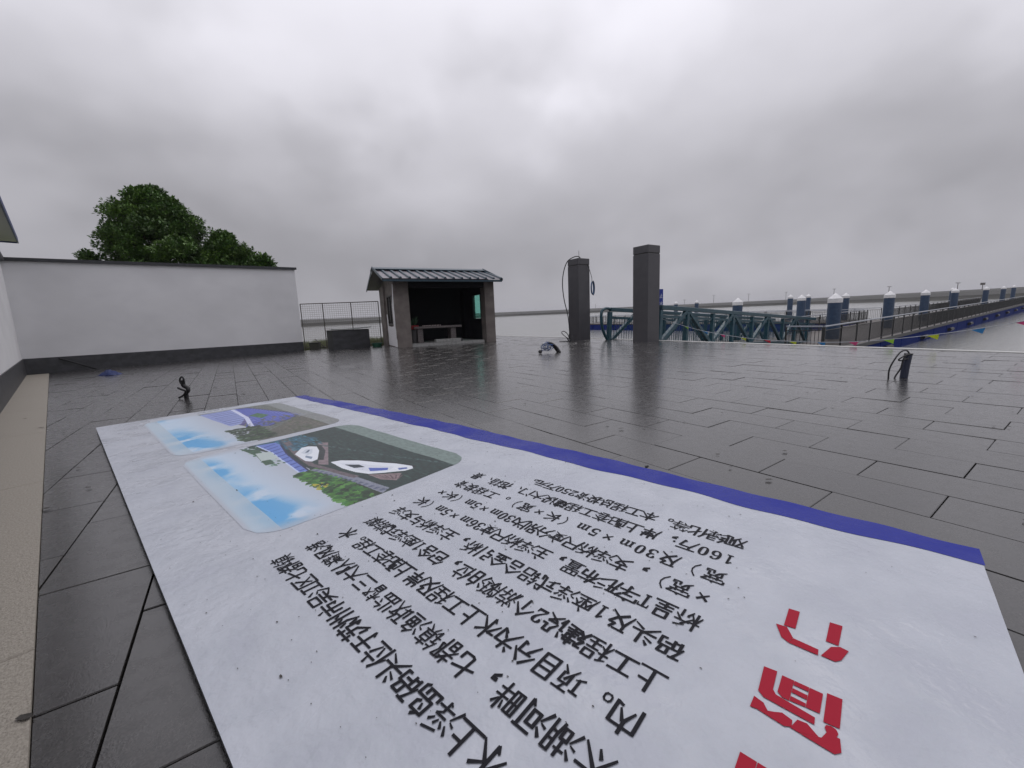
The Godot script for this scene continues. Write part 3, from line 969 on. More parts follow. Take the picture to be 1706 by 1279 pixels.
# ---------------------------------------------------------------- breakwater with its lamps
func make_dike() -> void:
	var path := [Vector2(-420, -60), Vector2(-300, -180), Vector2(-153, -313), Vector2(-60, -450), Vector2(14, -540), Vector2(150, -520), Vector2(288, -428), Vector2(270, -320), Vector2(253, -219), Vector2(240, -150), Vector2(236, -60)]
	var t := thing("breakwater", "long grey breakwater with dark rocky foot across the lake", "breakwater", Transform3D())
	var prof := [Vector2(9, -1.0), Vector2(4.2, 1.7), Vector2(3.4, 2.25)]   # towards us, above the water
	var wall := [Vector2(3.3, 2.2), Vector2(3.3, 4.5), Vector2(2.6, 4.6), Vector2(2.6, 5.2), Vector2(-2.6, 5.2), Vector2(-9, -1)]
	for k in 2:
		var st := new_st()
		var pr: Array = [prof, wall][k]
		for i in path.size() - 1:
			var q := []
			for j in [i, i + 1]:
				var tg: Vector2 = (path[mini(j + 1, path.size() - 1)] - path[maxi(j - 1, 0)]).normalized()
				var nn := Vector2(-tg.y, tg.x)
				if nn.dot(-path[j]) < 0.0: nn = -nn
				var ring := []
				for p in pr: ring.append(Vector3(path[j].x + nn.x * p.x, WATER + p.y, path[j].y + nn.y * p.x))
				q.append(ring)
			var mid := Vector3((path[i].x + path[i + 1].x) / 2, WATER + 0.2, (path[i].y + path[i + 1].y) / 2)
			for j in pr.size() - 1: face(st, PackedVector3Array([q[0][j], q[1][j], q[1][j + 1], q[0][j + 1]]), mid)
		obj(["rock_foot", "parapet"][k], st, [M.dike_rock, M.dike_top][k], t)
	var spots := [[204.8, -483.5, 8.3, "leftmost tall lamp post on the far breakwater, right of the blue sign"], [230.4, -466.4, 11.5, "lamp post on the breakwater between the small white pile caps and the big middle pile"], [258.7, -447.5, 11.0, "lamp post on the breakwater just right of the big middle pile"], [286.6, -429.0, 10.8, "lamp post on the breakwater left of the group of three piles"], [275.0, -351.0, 9.9, "lamp post on the breakwater directly above the broadest pile cap"], [264.7, -289.0, 8.3, "lamp post on the breakwater directly above the pile in mid walkway"], [256.0, -236.8, 7.4, "lamp post on the breakwater between two piles near the right edge"]]
	for s in spots:
		var g: float = s[2] - (WATER + 5.2)
		var l := thing("lamp_post", s[3], "lamp post", Transform3D(Basis(), Vector3(s[0], WATER + 5.2, s[1])), "lamp posts along the breakwater")
		var st := new_st()
		tube(st, PackedVector3Array([Vector3.ZERO, Vector3(0, g, 0)]), 0.17, 6)
		obj("pole", st, M.post, l)
		st = new_st()
		tube(st, PackedVector3Array([Vector3(-1.2, g, 0.4), Vector3(1.2, g, -0.4)]), 0.10, 5)
		obj("arm", st, M.post, l)
		for e in [-1.0, 1.0]:
			st = new_st()
			abox(st, Vector3(e * 1.2 - 0.45, g - 0.15, -0.3 - e * 0.4), Vector3(e * 1.2 + 0.45, g + 0.15, 0.3 - e * 0.4), 0.05)
			obj("lamp_head", st, M.rail_dark, l)
	var b := thing("notice_board", "dark board on a post on the breakwater near the right edge", "board", Transform3D(Basis(), Vector3(253.4, WATER + 5.2, -222)))
	var st := new_st()
	tube(st, PackedVector3Array([Vector3(0, 0, 0), Vector3(0, 2.6, 0)]), 0.16, 6)
	obj("post", st, M.post, b)
	st = new_st()
	abox(st, Vector3(-1.3, 2.2, -0.15), Vector3(1.2, 3.4, 0.15), 0.04)
	obj("plate", st, M.post, b)
	var poles := [[73.0, -531.0], [92.0, -528.5], [110.0, -526.0], [-40.0, -480.0], [-95.0, -398.0]]
	for k in poles.size():
		var l := thing("thin_pole", ["first thin pole left of the right gate pillar on the far breakwater", "middle of three thin poles on the breakwater between the gate pillars", "thin pole on the breakwater nearest the right gate pillar's left edge", "thin pole on the breakwater right of the shelter", "thin pole on the breakwater behind the shelter's right wall"][k], "pole", Transform3D(Basis(), Vector3(poles[k][0], WATER + 5.2, poles[k][1])), "thin poles along the breakwater")
		st = new_st()
		tube(st, PackedVector3Array([Vector3.ZERO, Vector3(0, 5.5, 0)]), 0.16, 5)
		obj("shaft", st, M.post, l)

# ---------------------------------------------------------------- floating dock
func railing(parent: Node3D, a: Vector3, b: Vector3, gap := 2.0) -> void:  # posts, two rails and pickets between a and b
	var r := part_node("railing", parent)
	var n := maxi(1, int(round(a.distance_to(b) / gap)))
	for i in n + 1:
		var p := a.lerp(b, float(i) / n)
		var st := new_st()
		abox(st, p + Vector3(-0.03, 0, -0.03), p + Vector3(0.03, 1.07, 0.03), 0.004)
		obj("post", st, M.rail_dark, r)
	var st := new_st()
	bar(st, a + Vector3(0, 1.1, 0), b + Vector3(0, 1.1, 0), 0.07, 0.055, 0.01)
	obj("top_rail", st, M.rail_light, r)
	st = new_st()
	bar(st, a + Vector3(0, 0.93, 0), b + Vector3(0, 0.93, 0), 0.03, 0.03)
	bar(st, a + Vector3(0, 0.10, 0), b + Vector3(0, 0.10, 0), 0.03, 0.03)
	obj("lower_rails", st, M.rail_dark, r)
	st = new_st()
	var m := int(a.distance_to(b) / 0.13)
	for i in range(1, m):
		var p := a.lerp(b, float(i) / m)
		abox(st, p + Vector3(-0.009, 0.115, -0.009), p + Vector3(0.009, 0.915, 0.009), 0.0)
	obj("pickets", st, M.rail_dark, r, "stuff")

func pontoon(label: String, at: Transform3D, len: float, wid: float, rails: Array) -> void:
	var t := thing("floating_pontoon", label, "pontoon", at, "")
	var n := int(len / 4.0)
	for i in n:
		var x0 := len / n * i
		var x1 := len / n * (i + 1)
		var st := new_st()
		abox(st, Vector3(x0 + 0.05, -1.7, -wid + 0.05), Vector3(x1 - 0.05, -0.12, -0.05), 0.04)
		obj("float_block", st, M.float_blue, t)
		st = new_st()
		abox(st, Vector3(x0 + 0.006, -0.11, -wid), Vector3(x1 - 0.006, 0.0, 0.0), 0.008)
		obj("deck_panel", st, M.deck, t)
		if i % 2 == 0:
			st = new_st()
			tube(st, PackedVector3Array([Vector3(x0 + 0.4, -0.55, 0.06), Vector3(x0 + 1.5, -0.55, 0.06)]), 0.13, 8)
			obj("fender", st, M.black, t)
	var st := new_st()
	abox(st, Vector3(-0.03, -0.16, 0.002), Vector3(len + 0.03, 0.02, 0.045), 0.008)
	obj("edge_beam", st, M.rail_dark, t)
	for q in rails: railing(t, q[0], q[1])

func pile(x: float, z: float, top: float, r: float, label: String) -> void:
	var t := thing("mooring_pile", label, "pile", Transform3D(Basis(), Vector3(x, WATER, z)), "blue mooring piles with white cone caps")
	var h := EYE.y + top - WATER
	var st := new_st()
	lathe(st, PackedVector2Array([Vector2(r, -1.5), Vector2(r, h - 0.62 * r / 0.4)]), 20)
	obj("shaft", st, M.pile_blue, t)
	st = new_st()
	var k := r / 0.4
	lathe(st, PackedVector2Array([Vector2(r * 0.9, h - 0.66 * k), Vector2(r * 1.06, h - 0.66 * k), Vector2(r * 1.06, h - 0.38 * k), Vector2(r * 0.5, h - 0.185 * k), Vector2(0, h)]), 20)
	obj("cone_cap", st, M.cap_white, t)
	st = new_st()
	lathe(st, PackedVector2Array([Vector2(r * 1.012, -1.0), Vector2(r * 1.012, 0.32 + 0.12 * sin(x * 3.0)), Vector2(r, 0.40 + 0.12 * sin(x * 3.0))]), 20)
	obj("tide_mark", st, M.tide, t)

func make_dock() -> void:
	var m := Vector3(0.822, 0.0062, -0.57).normalized()
	var zz := Vector3(0.57, 0, 0.822).normalized()
	var at := Transform3D(Basis(m, zz.cross(m), zz), Vector3(13.2, EYE.y - 2.18, -17.1))
	pontoon("long floating walkway on blue floats running out to the right", at, 80.0, 5.0, [[Vector3(0.05, 0, -0.06), Vector3(79.9, 0, -0.06)], [Vector3(0.05, 0, -1.5), Vector3(0.05, 0, -0.12)], [Vector3(8.0, 0, -4.9), Vector3(24.4, 0, -4.9)], [Vector3(30.0, 0, -4.9), Vector3(79.9, 0, -4.9)]])
	var p := Vector3(-0.57, 0, -0.822).normalized()
	var pz := p.cross(Vector3.UP)
	var at2 := Transform3D(Basis(p, Vector3.UP, pz), Vector3(32.7, EYE.y - 2.0, -36.75) + pz * 2.5)
	pontoon("cross arm of the floating dock reaching back left behind the gangway", at2, 36.0, 5.0, [[Vector3(0.2, 0, -0.06), Vector3(35.9, 0, -0.06)], [Vector3(0.2, 0, -4.94), Vector3(35.9, 0, -4.94)], [Vector3(35.94, 0, -4.9), Vector3(35.94, 0, -0.1)]])
	pile(25.0, -62.0, 0.80, 0.278, "smallest far pile just right of the blue sign")
	pile(27.2, -60.0, 0.82, 0.273, "small far pile, second to the right of the blue sign")
	pile(17.9, -32.4, 0.49, 0.350, "lone blue pile standing in the middle of the truss gangway")
	pile(39.4, -58.0, 1.00, 0.331, "thin far pile at the left of the group of three")
	pile(26.7, -37.8, 0.60, 0.327, "middle pile of the group of three right of the gangway")
	pile(44.8, -62.0, 1.04, 0.324, "far pile half hidden behind the middle pile of the group of three")
	pile(18.0, -22.84, 0.38, 0.322, "broadest pile, nearest to the plaza, left of the walkway railing")
	pile(33.0, -40.6, 0.64, 0.310, "pile close behind the right side of the broadest pile")
	pile(26.3, -28.6, 0.46, 0.294, "second broad pile along the walkway, right of the broadest one")
	pile(34.4, -34.2, 0.53, 0.282, "third pile along the walkway, standing at the cross arm")
	pile(61.0, -57.0, 0.98, 0.273, "far pile left of the fourth walkway pile, near a lamp post")
	pile(44.0, -40.85, 0.65, 0.272, "fourth pile along the walkway with a far pile at its left")
	pile(59.2, -51.4, 0.84, 0.262, "fifth pile along the walkway under the breakwater board")
	pile(71.5, -59.9, 0.95, 0.257, "sixth pile along the walkway near its far end")
	pile(81.0, -66.5, 1.14, 0.254, "rightmost pile at the far end of the walkway")

# ---------------------------------------------------------------- truss gangway down to the dock
func make_gangway() -> void:
	var x := Vector3(0.785, -0.065, -0.619).normalized()
	var z := Vector3(0.619, 0, 0.785).normalized()
	var t := thing("truss_gangway", "dark teal steel truss gangway sloping from the plaza down to the dock", "gangway", Transform3D(Basis(x, z.cross(x), z), Vector3(4.80, -0.41, -13.24)))
	var L := 15.4
	var H := 1.25
	for k in 2:
		var zz := -2.0 * k
		var tr := part_node("truss_side", t)
		var st := new_st()
		bar(st, Vector3(0.0, H, zz), Vector3(L, H, zz), 0.14, 0.14, 0.012)
		obj("top_chord", st, M.steel, tr)
		st = new_st()
		bar(st, Vector3(-0.1, 0, zz), Vector3(L + 0.1, 0, zz), 0.14, 0.15, 0.01)
		obj("bottom_chord", st, M.steel, tr)
		st = new_st()
		bar(st, Vector3(0.1, H - 0.29, zz), Vector3(L, H - 0.29, zz), 0.05, 0.09, 0.006)
		obj("hand_rail", st, M.steel, tr)
		for i in 5:
			var xb := i * 3.55
			var xt := xb + 1.62
			for q in [[xb, 0.07, xt, H - 0.06], [xt + 0.12, H - 0.06, xb + 3.45, 0.07]]:
				if q[2] > L + 0.2 or q[0] > L: continue
				st = new_st()
				bar(st, Vector3(q[0], q[1], zz), Vector3(q[2], q[3], zz), 0.125, 0.13, 0.010)
				obj("diagonal", st, M.steel, tr)
			for q in [xb, xt + 0.06]:
				if q > L: continue
				st = new_st()
				abox(st, Vector3(q - 0.075, 0.076, zz - 0.06), Vector3(q + 0.075, H - 0.086, zz + 0.065), 0.006)
				obj("vertical", st, M.steel, tr)
		st = new_st()
		for i in range(1, 102):
			abox(st, Vector3(i * 0.15 - 0.007, 0.08, zz + (-0.09 if k == 0 else 0.09)), Vector3(i * 0.15 + 0.007, H - 0.3, zz + (-0.075 if k == 0 else 0.105)), 0.0)
		obj("pickets", st, M.steel, tr, "stuff")
	var st := new_st()
	for i in 10:
		st = new_st()
		abox(st, Vector3(i * L / 10.0 + 0.006, 0.03, -1.88), Vector3((i + 1) * L / 10.0 - 0.006, 0.07, -0.12), 0.004)
		obj("deck_plate", st, M.deck, t)
	for i in 6:
		st = new_st()
		bar(st, Vector3(i * 3.05, -0.04, -1.93), Vector3(i * 3.05, -0.04, -0.07), 0.09, 0.10, 0.006)
		obj("cross_beam", st, M.steel, t)
	st = new_st()
	tube(st, smooth_path(PackedVector3Array([Vector3(0.05, H + 0.02, -2.0), Vector3(-0.28, H + 0.02, -2.0), Vector3(-0.46, H - 0.12, -2.0), Vector3(-0.44, H - 0.5, -2.0), Vector3(-0.28, H - 0.85, -2.0), Vector3(-0.02, 0.1, -2.0)]), 5), 0.05, 8)
	obj("end_hoop", st, M.steel, t)
	st = new_st()
	abox(st, Vector3(-0.85, 0.12, -1.7), Vector3(0.0, 0.135, -0.3), 0.003)
	obj("landing_flap", st, M.rail_dark, t)

# ---------------------------------------------------------------- the printed board
const SX := 5.49
const TY := 1.80

func swell(s: float, t: float) -> float:
	return 0.013 * sin(PI * clampf(s / 5.5, 0, 1)) * smoothstep(0.8, 1.8, t) + 0.0022 * sin(s * 5.1 + t * 2.0) * sin(t * 4.3 - s * 1.3) + 0.0011 * sin(s * 17.0 + 3.0 * sin(t * 6.0)) * sin(t * 13.0 + s) + crease(s, t)

func crease(s: float, t: float) -> float:  # folds left in the cloth from being rolled and stretched
	var z := 0.0
	for c in [[4.62, 0.35, 5.30, 1.25, 0.0022], [4.75, 0.95, 5.40, 0.55, 0.0016], [3.1, 1.35, 4.5, 0.95, 0.0014], [0.3, 0.12, 1.3, 0.22, 0.0016], [2.0, 0.15, 3.4, 0.24, 0.0014], [4.1, 0.2, 4.4, 0.9, 0.0016]]:
		var a := Vector2(c[0], c[1])
		var b := Vector2(c[2], c[3])
		var q := Geometry2D.get_closest_point_to_segment(Vector2(s, t), a, b)
		z += c[4] * exp(-pow(q.distance_to(Vector2(s, t)) / 0.028, 2.0))
	return z

func bp(s: float, t: float, lift := 0.0) -> Vector3:  # a point on the board's face, in its own frame
	return Vector3(s, 0.036 + swell(s, t) + lift, -t)

func sheet(st: SurfaceTool, s0: float, s1: float, t0: float, t1: float, ns: int, nt: int, lift: float, wavy := 0.0, r := 0.0) -> void:
	st.set_smooth_group(1)
	for i in ns:
		for j in nt:
			var q := []
			for c in [[i, j], [i + 1, j], [i + 1, j + 1], [i, j + 1]]:
				var u := float(c[0]) / ns
				var v := float(c[1]) / nt
				var s := lerpf(s0, s1, u)
				var a := t0 + wavy * (0.5 * sin(s * 7.3) + 0.35 * sin(s * 19.0 + 1.0) + 0.3 * sin(s * 3.1 + 2.0))
				var b := t1 + wavy * (0.5 * sin(s * 6.1 + 2.0) + 0.4 * sin(s * 23.0) + 6.0 * sin(PI * clampf(s / SX, 0, 1)))
				if r > 0.0:  # rounded corners: rows near the two long edges are shorter
					var k := maxf(0.0, r - minf(v, 1.0 - v) * (t1 - t0))
					var cut := r - sqrt(maxf(0.0, r * r - k * k))
					s = lerpf(s0 + cut, s1 - cut, u)
				q.append([Vector2(1.0 - (s - s0) / (s1 - s0), v), bp(s, lerpf(a, b, v), lift)])
			for k in [[0, 1, 2], [0, 2, 3]]:
				var w: Array = [q[k[0]], q[k[1]], q[k[2]]]
				var up: Vector3 = (w[1][1] - w[0][1]).cross(w[2][1] - w[0][1])
				if up.y > 0: w = [w[0], w[2], w[1]]
				for e in w:
					st.set_uv(e[0])
					st.add_vertex(e[1])

func make_board() -> void:
	var at := G * Transform3D(Basis(Vector3(0.7361, 0, 0.6769), Vector3.UP, Vector3(-0.6769, 0, 0.7361)), Vector3(-3.772, 0, -3.608))
	var t := thing("printed_board", "large white printed board with black text lying face up on the paving", "board", at)
	var st := new_st()
	var alu := mat(lin(0.12, 0.125, 0.13), 0.45, 0.5)
	for q in [[0.0, SX, 0.0, 0.035], [0.0, SX, TY - 0.035, TY], [0.0, 0.035, 0.036, TY - 0.036], [SX - 0.035, SX, 0.036, TY - 0.036], [1.8, 1.83, 0.036, TY - 0.036], [3.6, 3.63, 0.036, TY - 0.036]]:
		st = new_st()
		abox(st, Vector3(q[0] + 0.001, 0.003, -q[3] + 0.001), Vector3(q[1] - 0.001, 0.0308, -q[2] - 0.001), 0.002)
		obj("frame_bar", st, alu, t)
	var base := mat(lin(0.455, 0.485, 0.55), 0.4)
	base.albedo_color = Color.WHITE
	base.albedo_texture = ntex(noise(0.007, 5, FastNoiseLite.TYPE_SIMPLEX_SMOOTH, 77), lin(0.435, 0.46, 0.515), lin(0.48, 0.505, 0.56), 512)
	base.uv1_triplanar = true
	base.uv1_world_triplanar = true
	base.uv1_scale = Vector3.ONE * 0.9
	base.normal_enabled = true
	var rip := noise(0.018, 4, FastNoiseLite.TYPE_SIMPLEX_SMOOTH, 93)
	base.normal_texture = ntexn(rip, 1024, 3.0)
	base.normal_scale = 0.8
	base.roughness = 1.0
	base.roughness_texture = ntex(noise(0.006, 4, FastNoiseLite.TYPE_SIMPLEX_SMOOTH, 17), Color(0.20, 0.20, 0.20), Color(0.48, 0.48, 0.48), 512)
	M.banner = base
	st = new_st()
	sheet(st, 0.0, SX, 0.0, TY, 220, 76, 0.0)
	# the cloth turned down over the edges
	st.set_smooth_group(-1)
	for side in 4:
		var n := 60
		for i in n:
			var a := float(i) / n
			var b := float(i + 1) / n
			var p: Vector3 = [bp(a * SX, 0), bp(a * SX, TY), bp(0, a * TY), bp(SX, a * TY)][side]
			var q: Vector3 = [bp(b * SX, 0), bp(b * SX, TY), bp(0, b * TY), bp(SX, b * TY)][side]
			face(st, PackedVector3Array([p, q, Vector3(q.x, 0.031, q.z), Vector3(p.x, 0.031, p.z)]), Vector3(SX / 2, 0.0, -TY / 2))
	obj("banner_sheet", st, base, t)
	var blue := base.duplicate()
	blue.albedo_texture = null
	blue.albedo_color = lin(0.020, 0.030, 0.27)
	blue.metallic_specular = 0.25
	st = new_st()
	sheet(st, 0.0, SX + 0.003, 1.685, TY + 0.004, 220, 6, 0.0012, 0.012)
	obj("blue_band", st, blue, t)
	for k in 2:
		var im := first_print() if k == 0 else second_print()
		var m: StandardMaterial3D = base.duplicate()
		m.uv1_triplanar = false
		m.uv1_scale = Vector3.ONE
		m.normal_enabled = false
		m.roughness_texture = null
		m.roughness = 0.42
		m.albedo_color = Color.WHITE
		m.albedo_texture = ImageTexture.create_from_image(im)
		st = new_st()
		if k == 0: sheet(st, 0.20, 1.85, 0.29, 1.44, 66, 46, 0.0011, 0.0, 0.145)
		else: sheet(st, 1.965, 3.475, 0.29, 1.42, 60, 46, 0.0011, 0.0, 0.145)
		var o := obj("printed_picture", st, m, t)
		o.set_meta("label", ["printed view of a blue roofed building and tree", "printed view of white boats at a jetty"][k])
	# the text: ten lines that run from the viewer's end towards the far end
	var ink := mat(lin(0.014, 0.014, 0.019), 0.6)
	ink.metallic_specular = 0.25
	var lines := ["水上浮岛码头位于苏州市吴江区七都镇", "太湖河畔，七都镇渔政监督三大队避风港", "内。项目分为水上工程及岸上配套工程。水", "上工程建设2个游艇泊位，包含1座浮式游艇", "码头及1座浮式铝合金引桥，主浮桥与支浮", "桥呈T字形布置，主浮桥尺度36m×5m（长", "×宽），支浮桥尺度分别为30m×5m（长×", "宽）及30m×5m（长×宽）。工程投资", "160万；岸上配套工程建设大门、花箱、景", "观绿化等。本工程总投资250万元。"]
	var starts := [4.765, 4.920, 4.920, 4.920, 4.920, 4.920, 4.920, 4.920, 4.915, 4.915]
	var ends := [3.682, 3.682, 3.682, 3.676, 3.676, 3.676, 3.676, 3.676, 3.67, 3.935]
	for k in lines.size():
		var total := 0.0
		for c in lines[k]: total += advance(c)
		var pitch: float = (starts[k] - ends[k]) / total
		var s: float = starts[k]
		var tc := 0.311 + k * 0.1176
		var row := part_node("text_line", t)
		for c in lines[k]:
			st = new_st()
			var w := pitch * advance(c)
			var em := 0.069
			var s0: float = s - w / 2.0 + (em * (1.0 if advance(c) > 0.9 else advance(c)) * 0.87) / 2.0
			var put := func(x, y, n): return bp(s0 - x * em * 0.87, tc + (y - 0.5) * em, 0.0018 + n * 0.00004)
			if c in GLYPHS: glyph(st, c, put, Vector3(0, -1, 0), 0.136)
			else: roman(st, c, put)
			obj("character", st, ink, row)
			s -= w
	var red := mat(lin(0.36, 0.014, 0.034), 0.6)
	red.metallic_specular = 0.25
	# the red heading: each character as its separate heavy strokes
	var heading := [
		[[5.080, 0.365, 5.200, 0.385], [5.125, 0.25, 5.150, 0.365], [5.09, 0.25, 5.19, 0.27]],
		[[5.077, 0.470, 5.104, 0.623], [5.174, 0.470, 5.201, 0.623], [5.105, 0.600, 5.173, 0.623], [5.105, 0.555, 5.173, 0.570], [5.105, 0.510, 5.173, 0.525], [5.105, 0.470, 5.173, 0.488]],
		[[[5.069, 0.861], [5.094, 0.864], [5.096, 0.806], [5.103, 0.796], [5.170, 0.787], [5.171, 0.769], [5.085, 0.772], [5.073, 0.783]], [[5.104, 0.859], [5.126, 0.859], [5.126, 0.797], [5.114, 0.797], [5.104, 0.806]], [[5.1265, 0.859], [5.1525, 0.859], [5.1525, 0.846], [5.1265, 0.846]], [[5.1265, 0.836], [5.1525, 0.835], [5.1525, 0.822], [5.1265, 0.823]], [[5.1265, 0.812], [5.1525, 0.811], [5.1525, 0.801], [5.1265, 0.798]], [[5.153, 0.859], [5.176, 0.859], [5.176, 0.803], [5.153, 0.801]], [[5.182, 0.866], [5.207, 0.868], [5.208, 0.790], [5.183, 0.787]], [[5.186, 0.776], [5.190, 0.766], [5.198, 0.763], [5.205, 0.767], [5.207, 0.776], [5.203, 0.784], [5.195, 0.786], [5.188, 0.783]], [[5.070, 0.762], [5.069, 0.731], [5.080, 0.733], [5.098, 0.742], [5.088, 0.757]], [[5.0805, 0.733], [5.128, 0.727], [5.139, 0.735], [5.138, 0.752], [5.120, 0.757], [5.108, 0.748]], [[5.137, 0.732], [5.150, 0.731], [5.180, 0.746], [5.160, 0.763], [5.145, 0.760]], [[5.1505, 0.7305], [5.205, 0.727], [5.214, 0.738], [5.210, 0.767], [5.190, 0.766], [5.184, 0.748]]],
		[[[5.079, 1.109], [5.103, 1.111], [5.104, 1.033], [5.080, 1.031]], [[5.166, 1.110], [5.191, 1.111], [5.189, 1.033], [5.165, 1.031]], [[5.064, 1.025], [5.087, 1.028], [5.105, 0.992], [5.098, 0.970], [5.082, 0.981]], [[5.1055, 0.992], [5.155, 0.990], [5.156, 0.970], [5.0985, 0.970]], [[5.161, 0.973], [5.176, 1.018], [5.192, 1.031], [5.208, 1.028], [5.197, 0.985], [5.187, 0.972]]]]
	for k in 4:
		st = new_st()
		for p in heading[k]:
			if p[0] is float: p = [[p[0], p[1]], [p[2], p[1]], [p[2], p[3]], [p[0], p[3]]]
			var flat := PackedVector2Array()
			for e in p: flat.append(Vector2(e[0], e[1]))
			var tri := Geometry2D.triangulate_polygon(flat)
			for i in range(0, tri.size(), 3):
				var q := PackedVector3Array()
				for e in 3: q.append(bp(flat[tri[i + e]].x, flat[tri[i + e]].y, 0.0018))
				face(st, q, q[0] - Vector3(0, 1, 0))
		obj("title_character", st, red, t)
	# grit and bits of leaf on the wet cloth
	st = new_st()
	for k in 420:
		var s := rng.randf_range(0.05, 5.45)
		var tt := rng.randf_range(0.03, 1.7)
		if rng.randf() < 0.6: s = lerpf(s, 4.6, 0.55)
		var r := rng.randf_range(0.0008, 0.0021) * (1.9 if rng.randf() < 0.10 else 1.0)
		var an := rng.randf() * TAU
		var pts := PackedVector3Array()
		for i in 5:
			var a := an + TAU * i / 5
			var rr := r * rng.randf_range(0.6, 1.3)
			pts.append(bp(s + cos(a) * rr * 1.7, tt + sin(a) * rr, 0.0022 + rng.randf() * 0.0004))
		face(st, pts, bp(s, tt, -1.0))
	obj("grit", st, mat(lin(0.05, 0.045, 0.04), 0.7), t, "stuff")

func advance(c: String) -> float:
	if c in "0123456789T": return 0.60
	if c == "m": return 0.95
	return 1.0

func roman(st: SurfaceTool, c: String, put: Callable) -> void:
	var f := SystemFont.new()
	f.font_names = PackedStringArray(["Droid Serif"])
	f.font_weight = 700
	var tm := TextMesh.new()
	tm.font = f
	tm.font_size = 64
	tm.pixel_size = 1.0 / 64.0
	tm.depth = 0.0
	tm.curve_step = 2.0
	tm.text = c
	var arr := tm.surface_get_arrays(0)
	var v: PackedVector3Array = arr[Mesh.ARRAY_VERTEX]
	var idx: PackedInt32Array = arr[Mesh.ARRAY_INDEX] if arr[Mesh.ARRAY_INDEX] != null else PackedInt32Array(range(v.size()))
	var lo := Vector2(9, 9)
	var hi := Vector2(-9, -9)
	for p in v: lo = lo.min(Vector2(p.x, p.y)); hi = hi.max(Vector2(p.x, p.y))
	var tall := 0.80 if c != "m" else 0.56
	var wide := 0.52 if c != "m" else 0.86
	if c == "1": wide = 0.36
	for i in range(0, idx.size(), 3):
		var q := PackedVector3Array()
		for k in 3:
			var p := v[idx[i + k]]
			var x := 0.5 * advance(c) + ((p.x - lo.x) / (hi.x - lo.x) - 0.5) * wide
			var y := 0.92 - (p.y - lo.y) / (hi.y - lo.y) * tall
			q.append(put.call(x, y, 0))
		face(st, q, q[0] + Vector3(0, -1, 0))

# strokes of each character on a 16 x 16 grid (hex digits: x y, x y, ...); @x inserts a component in the box x0 y0 x1 y1
const PARTS := {
	"氵": "32d5 07a8 0fd9", "亻": "d008 746f", "木": "06f6 707f 760d 87fd", "禾": "d113 06f6 828f 870d 89fb", "口": "11e1ee 111eee", "日": "21d1df 212fdf 28d8", "目": "21d1df 212fdf 26d6 2ada",
	"田": "11e1ee 111eee 17e7 717e", "工": "12e2 727d 0dfd", "大": "05f5 71750f 77ff", "阝": "212f 21c176 76caaa6a", "月": "31390f 31d1df 36d6 3ada", "艹": "07f7 404f b0bf", "宀": "7095 0e05f5cf",
	"讠": "2164 06666fcb", "钅": "8007 73f3 26e6 0aea 868efc", "辶": "1155 0767390c 3afe", "广": "7093 24f4 24290f", "门": "1144 151f 62e2eebd", "皿": "131d 13e3ed 535d a3ad 0dfd", "贝": "212b 21d1db 74780f 9bff",
	"页": "01f1 8155 353b 35c5cb 87780f 9bff"}
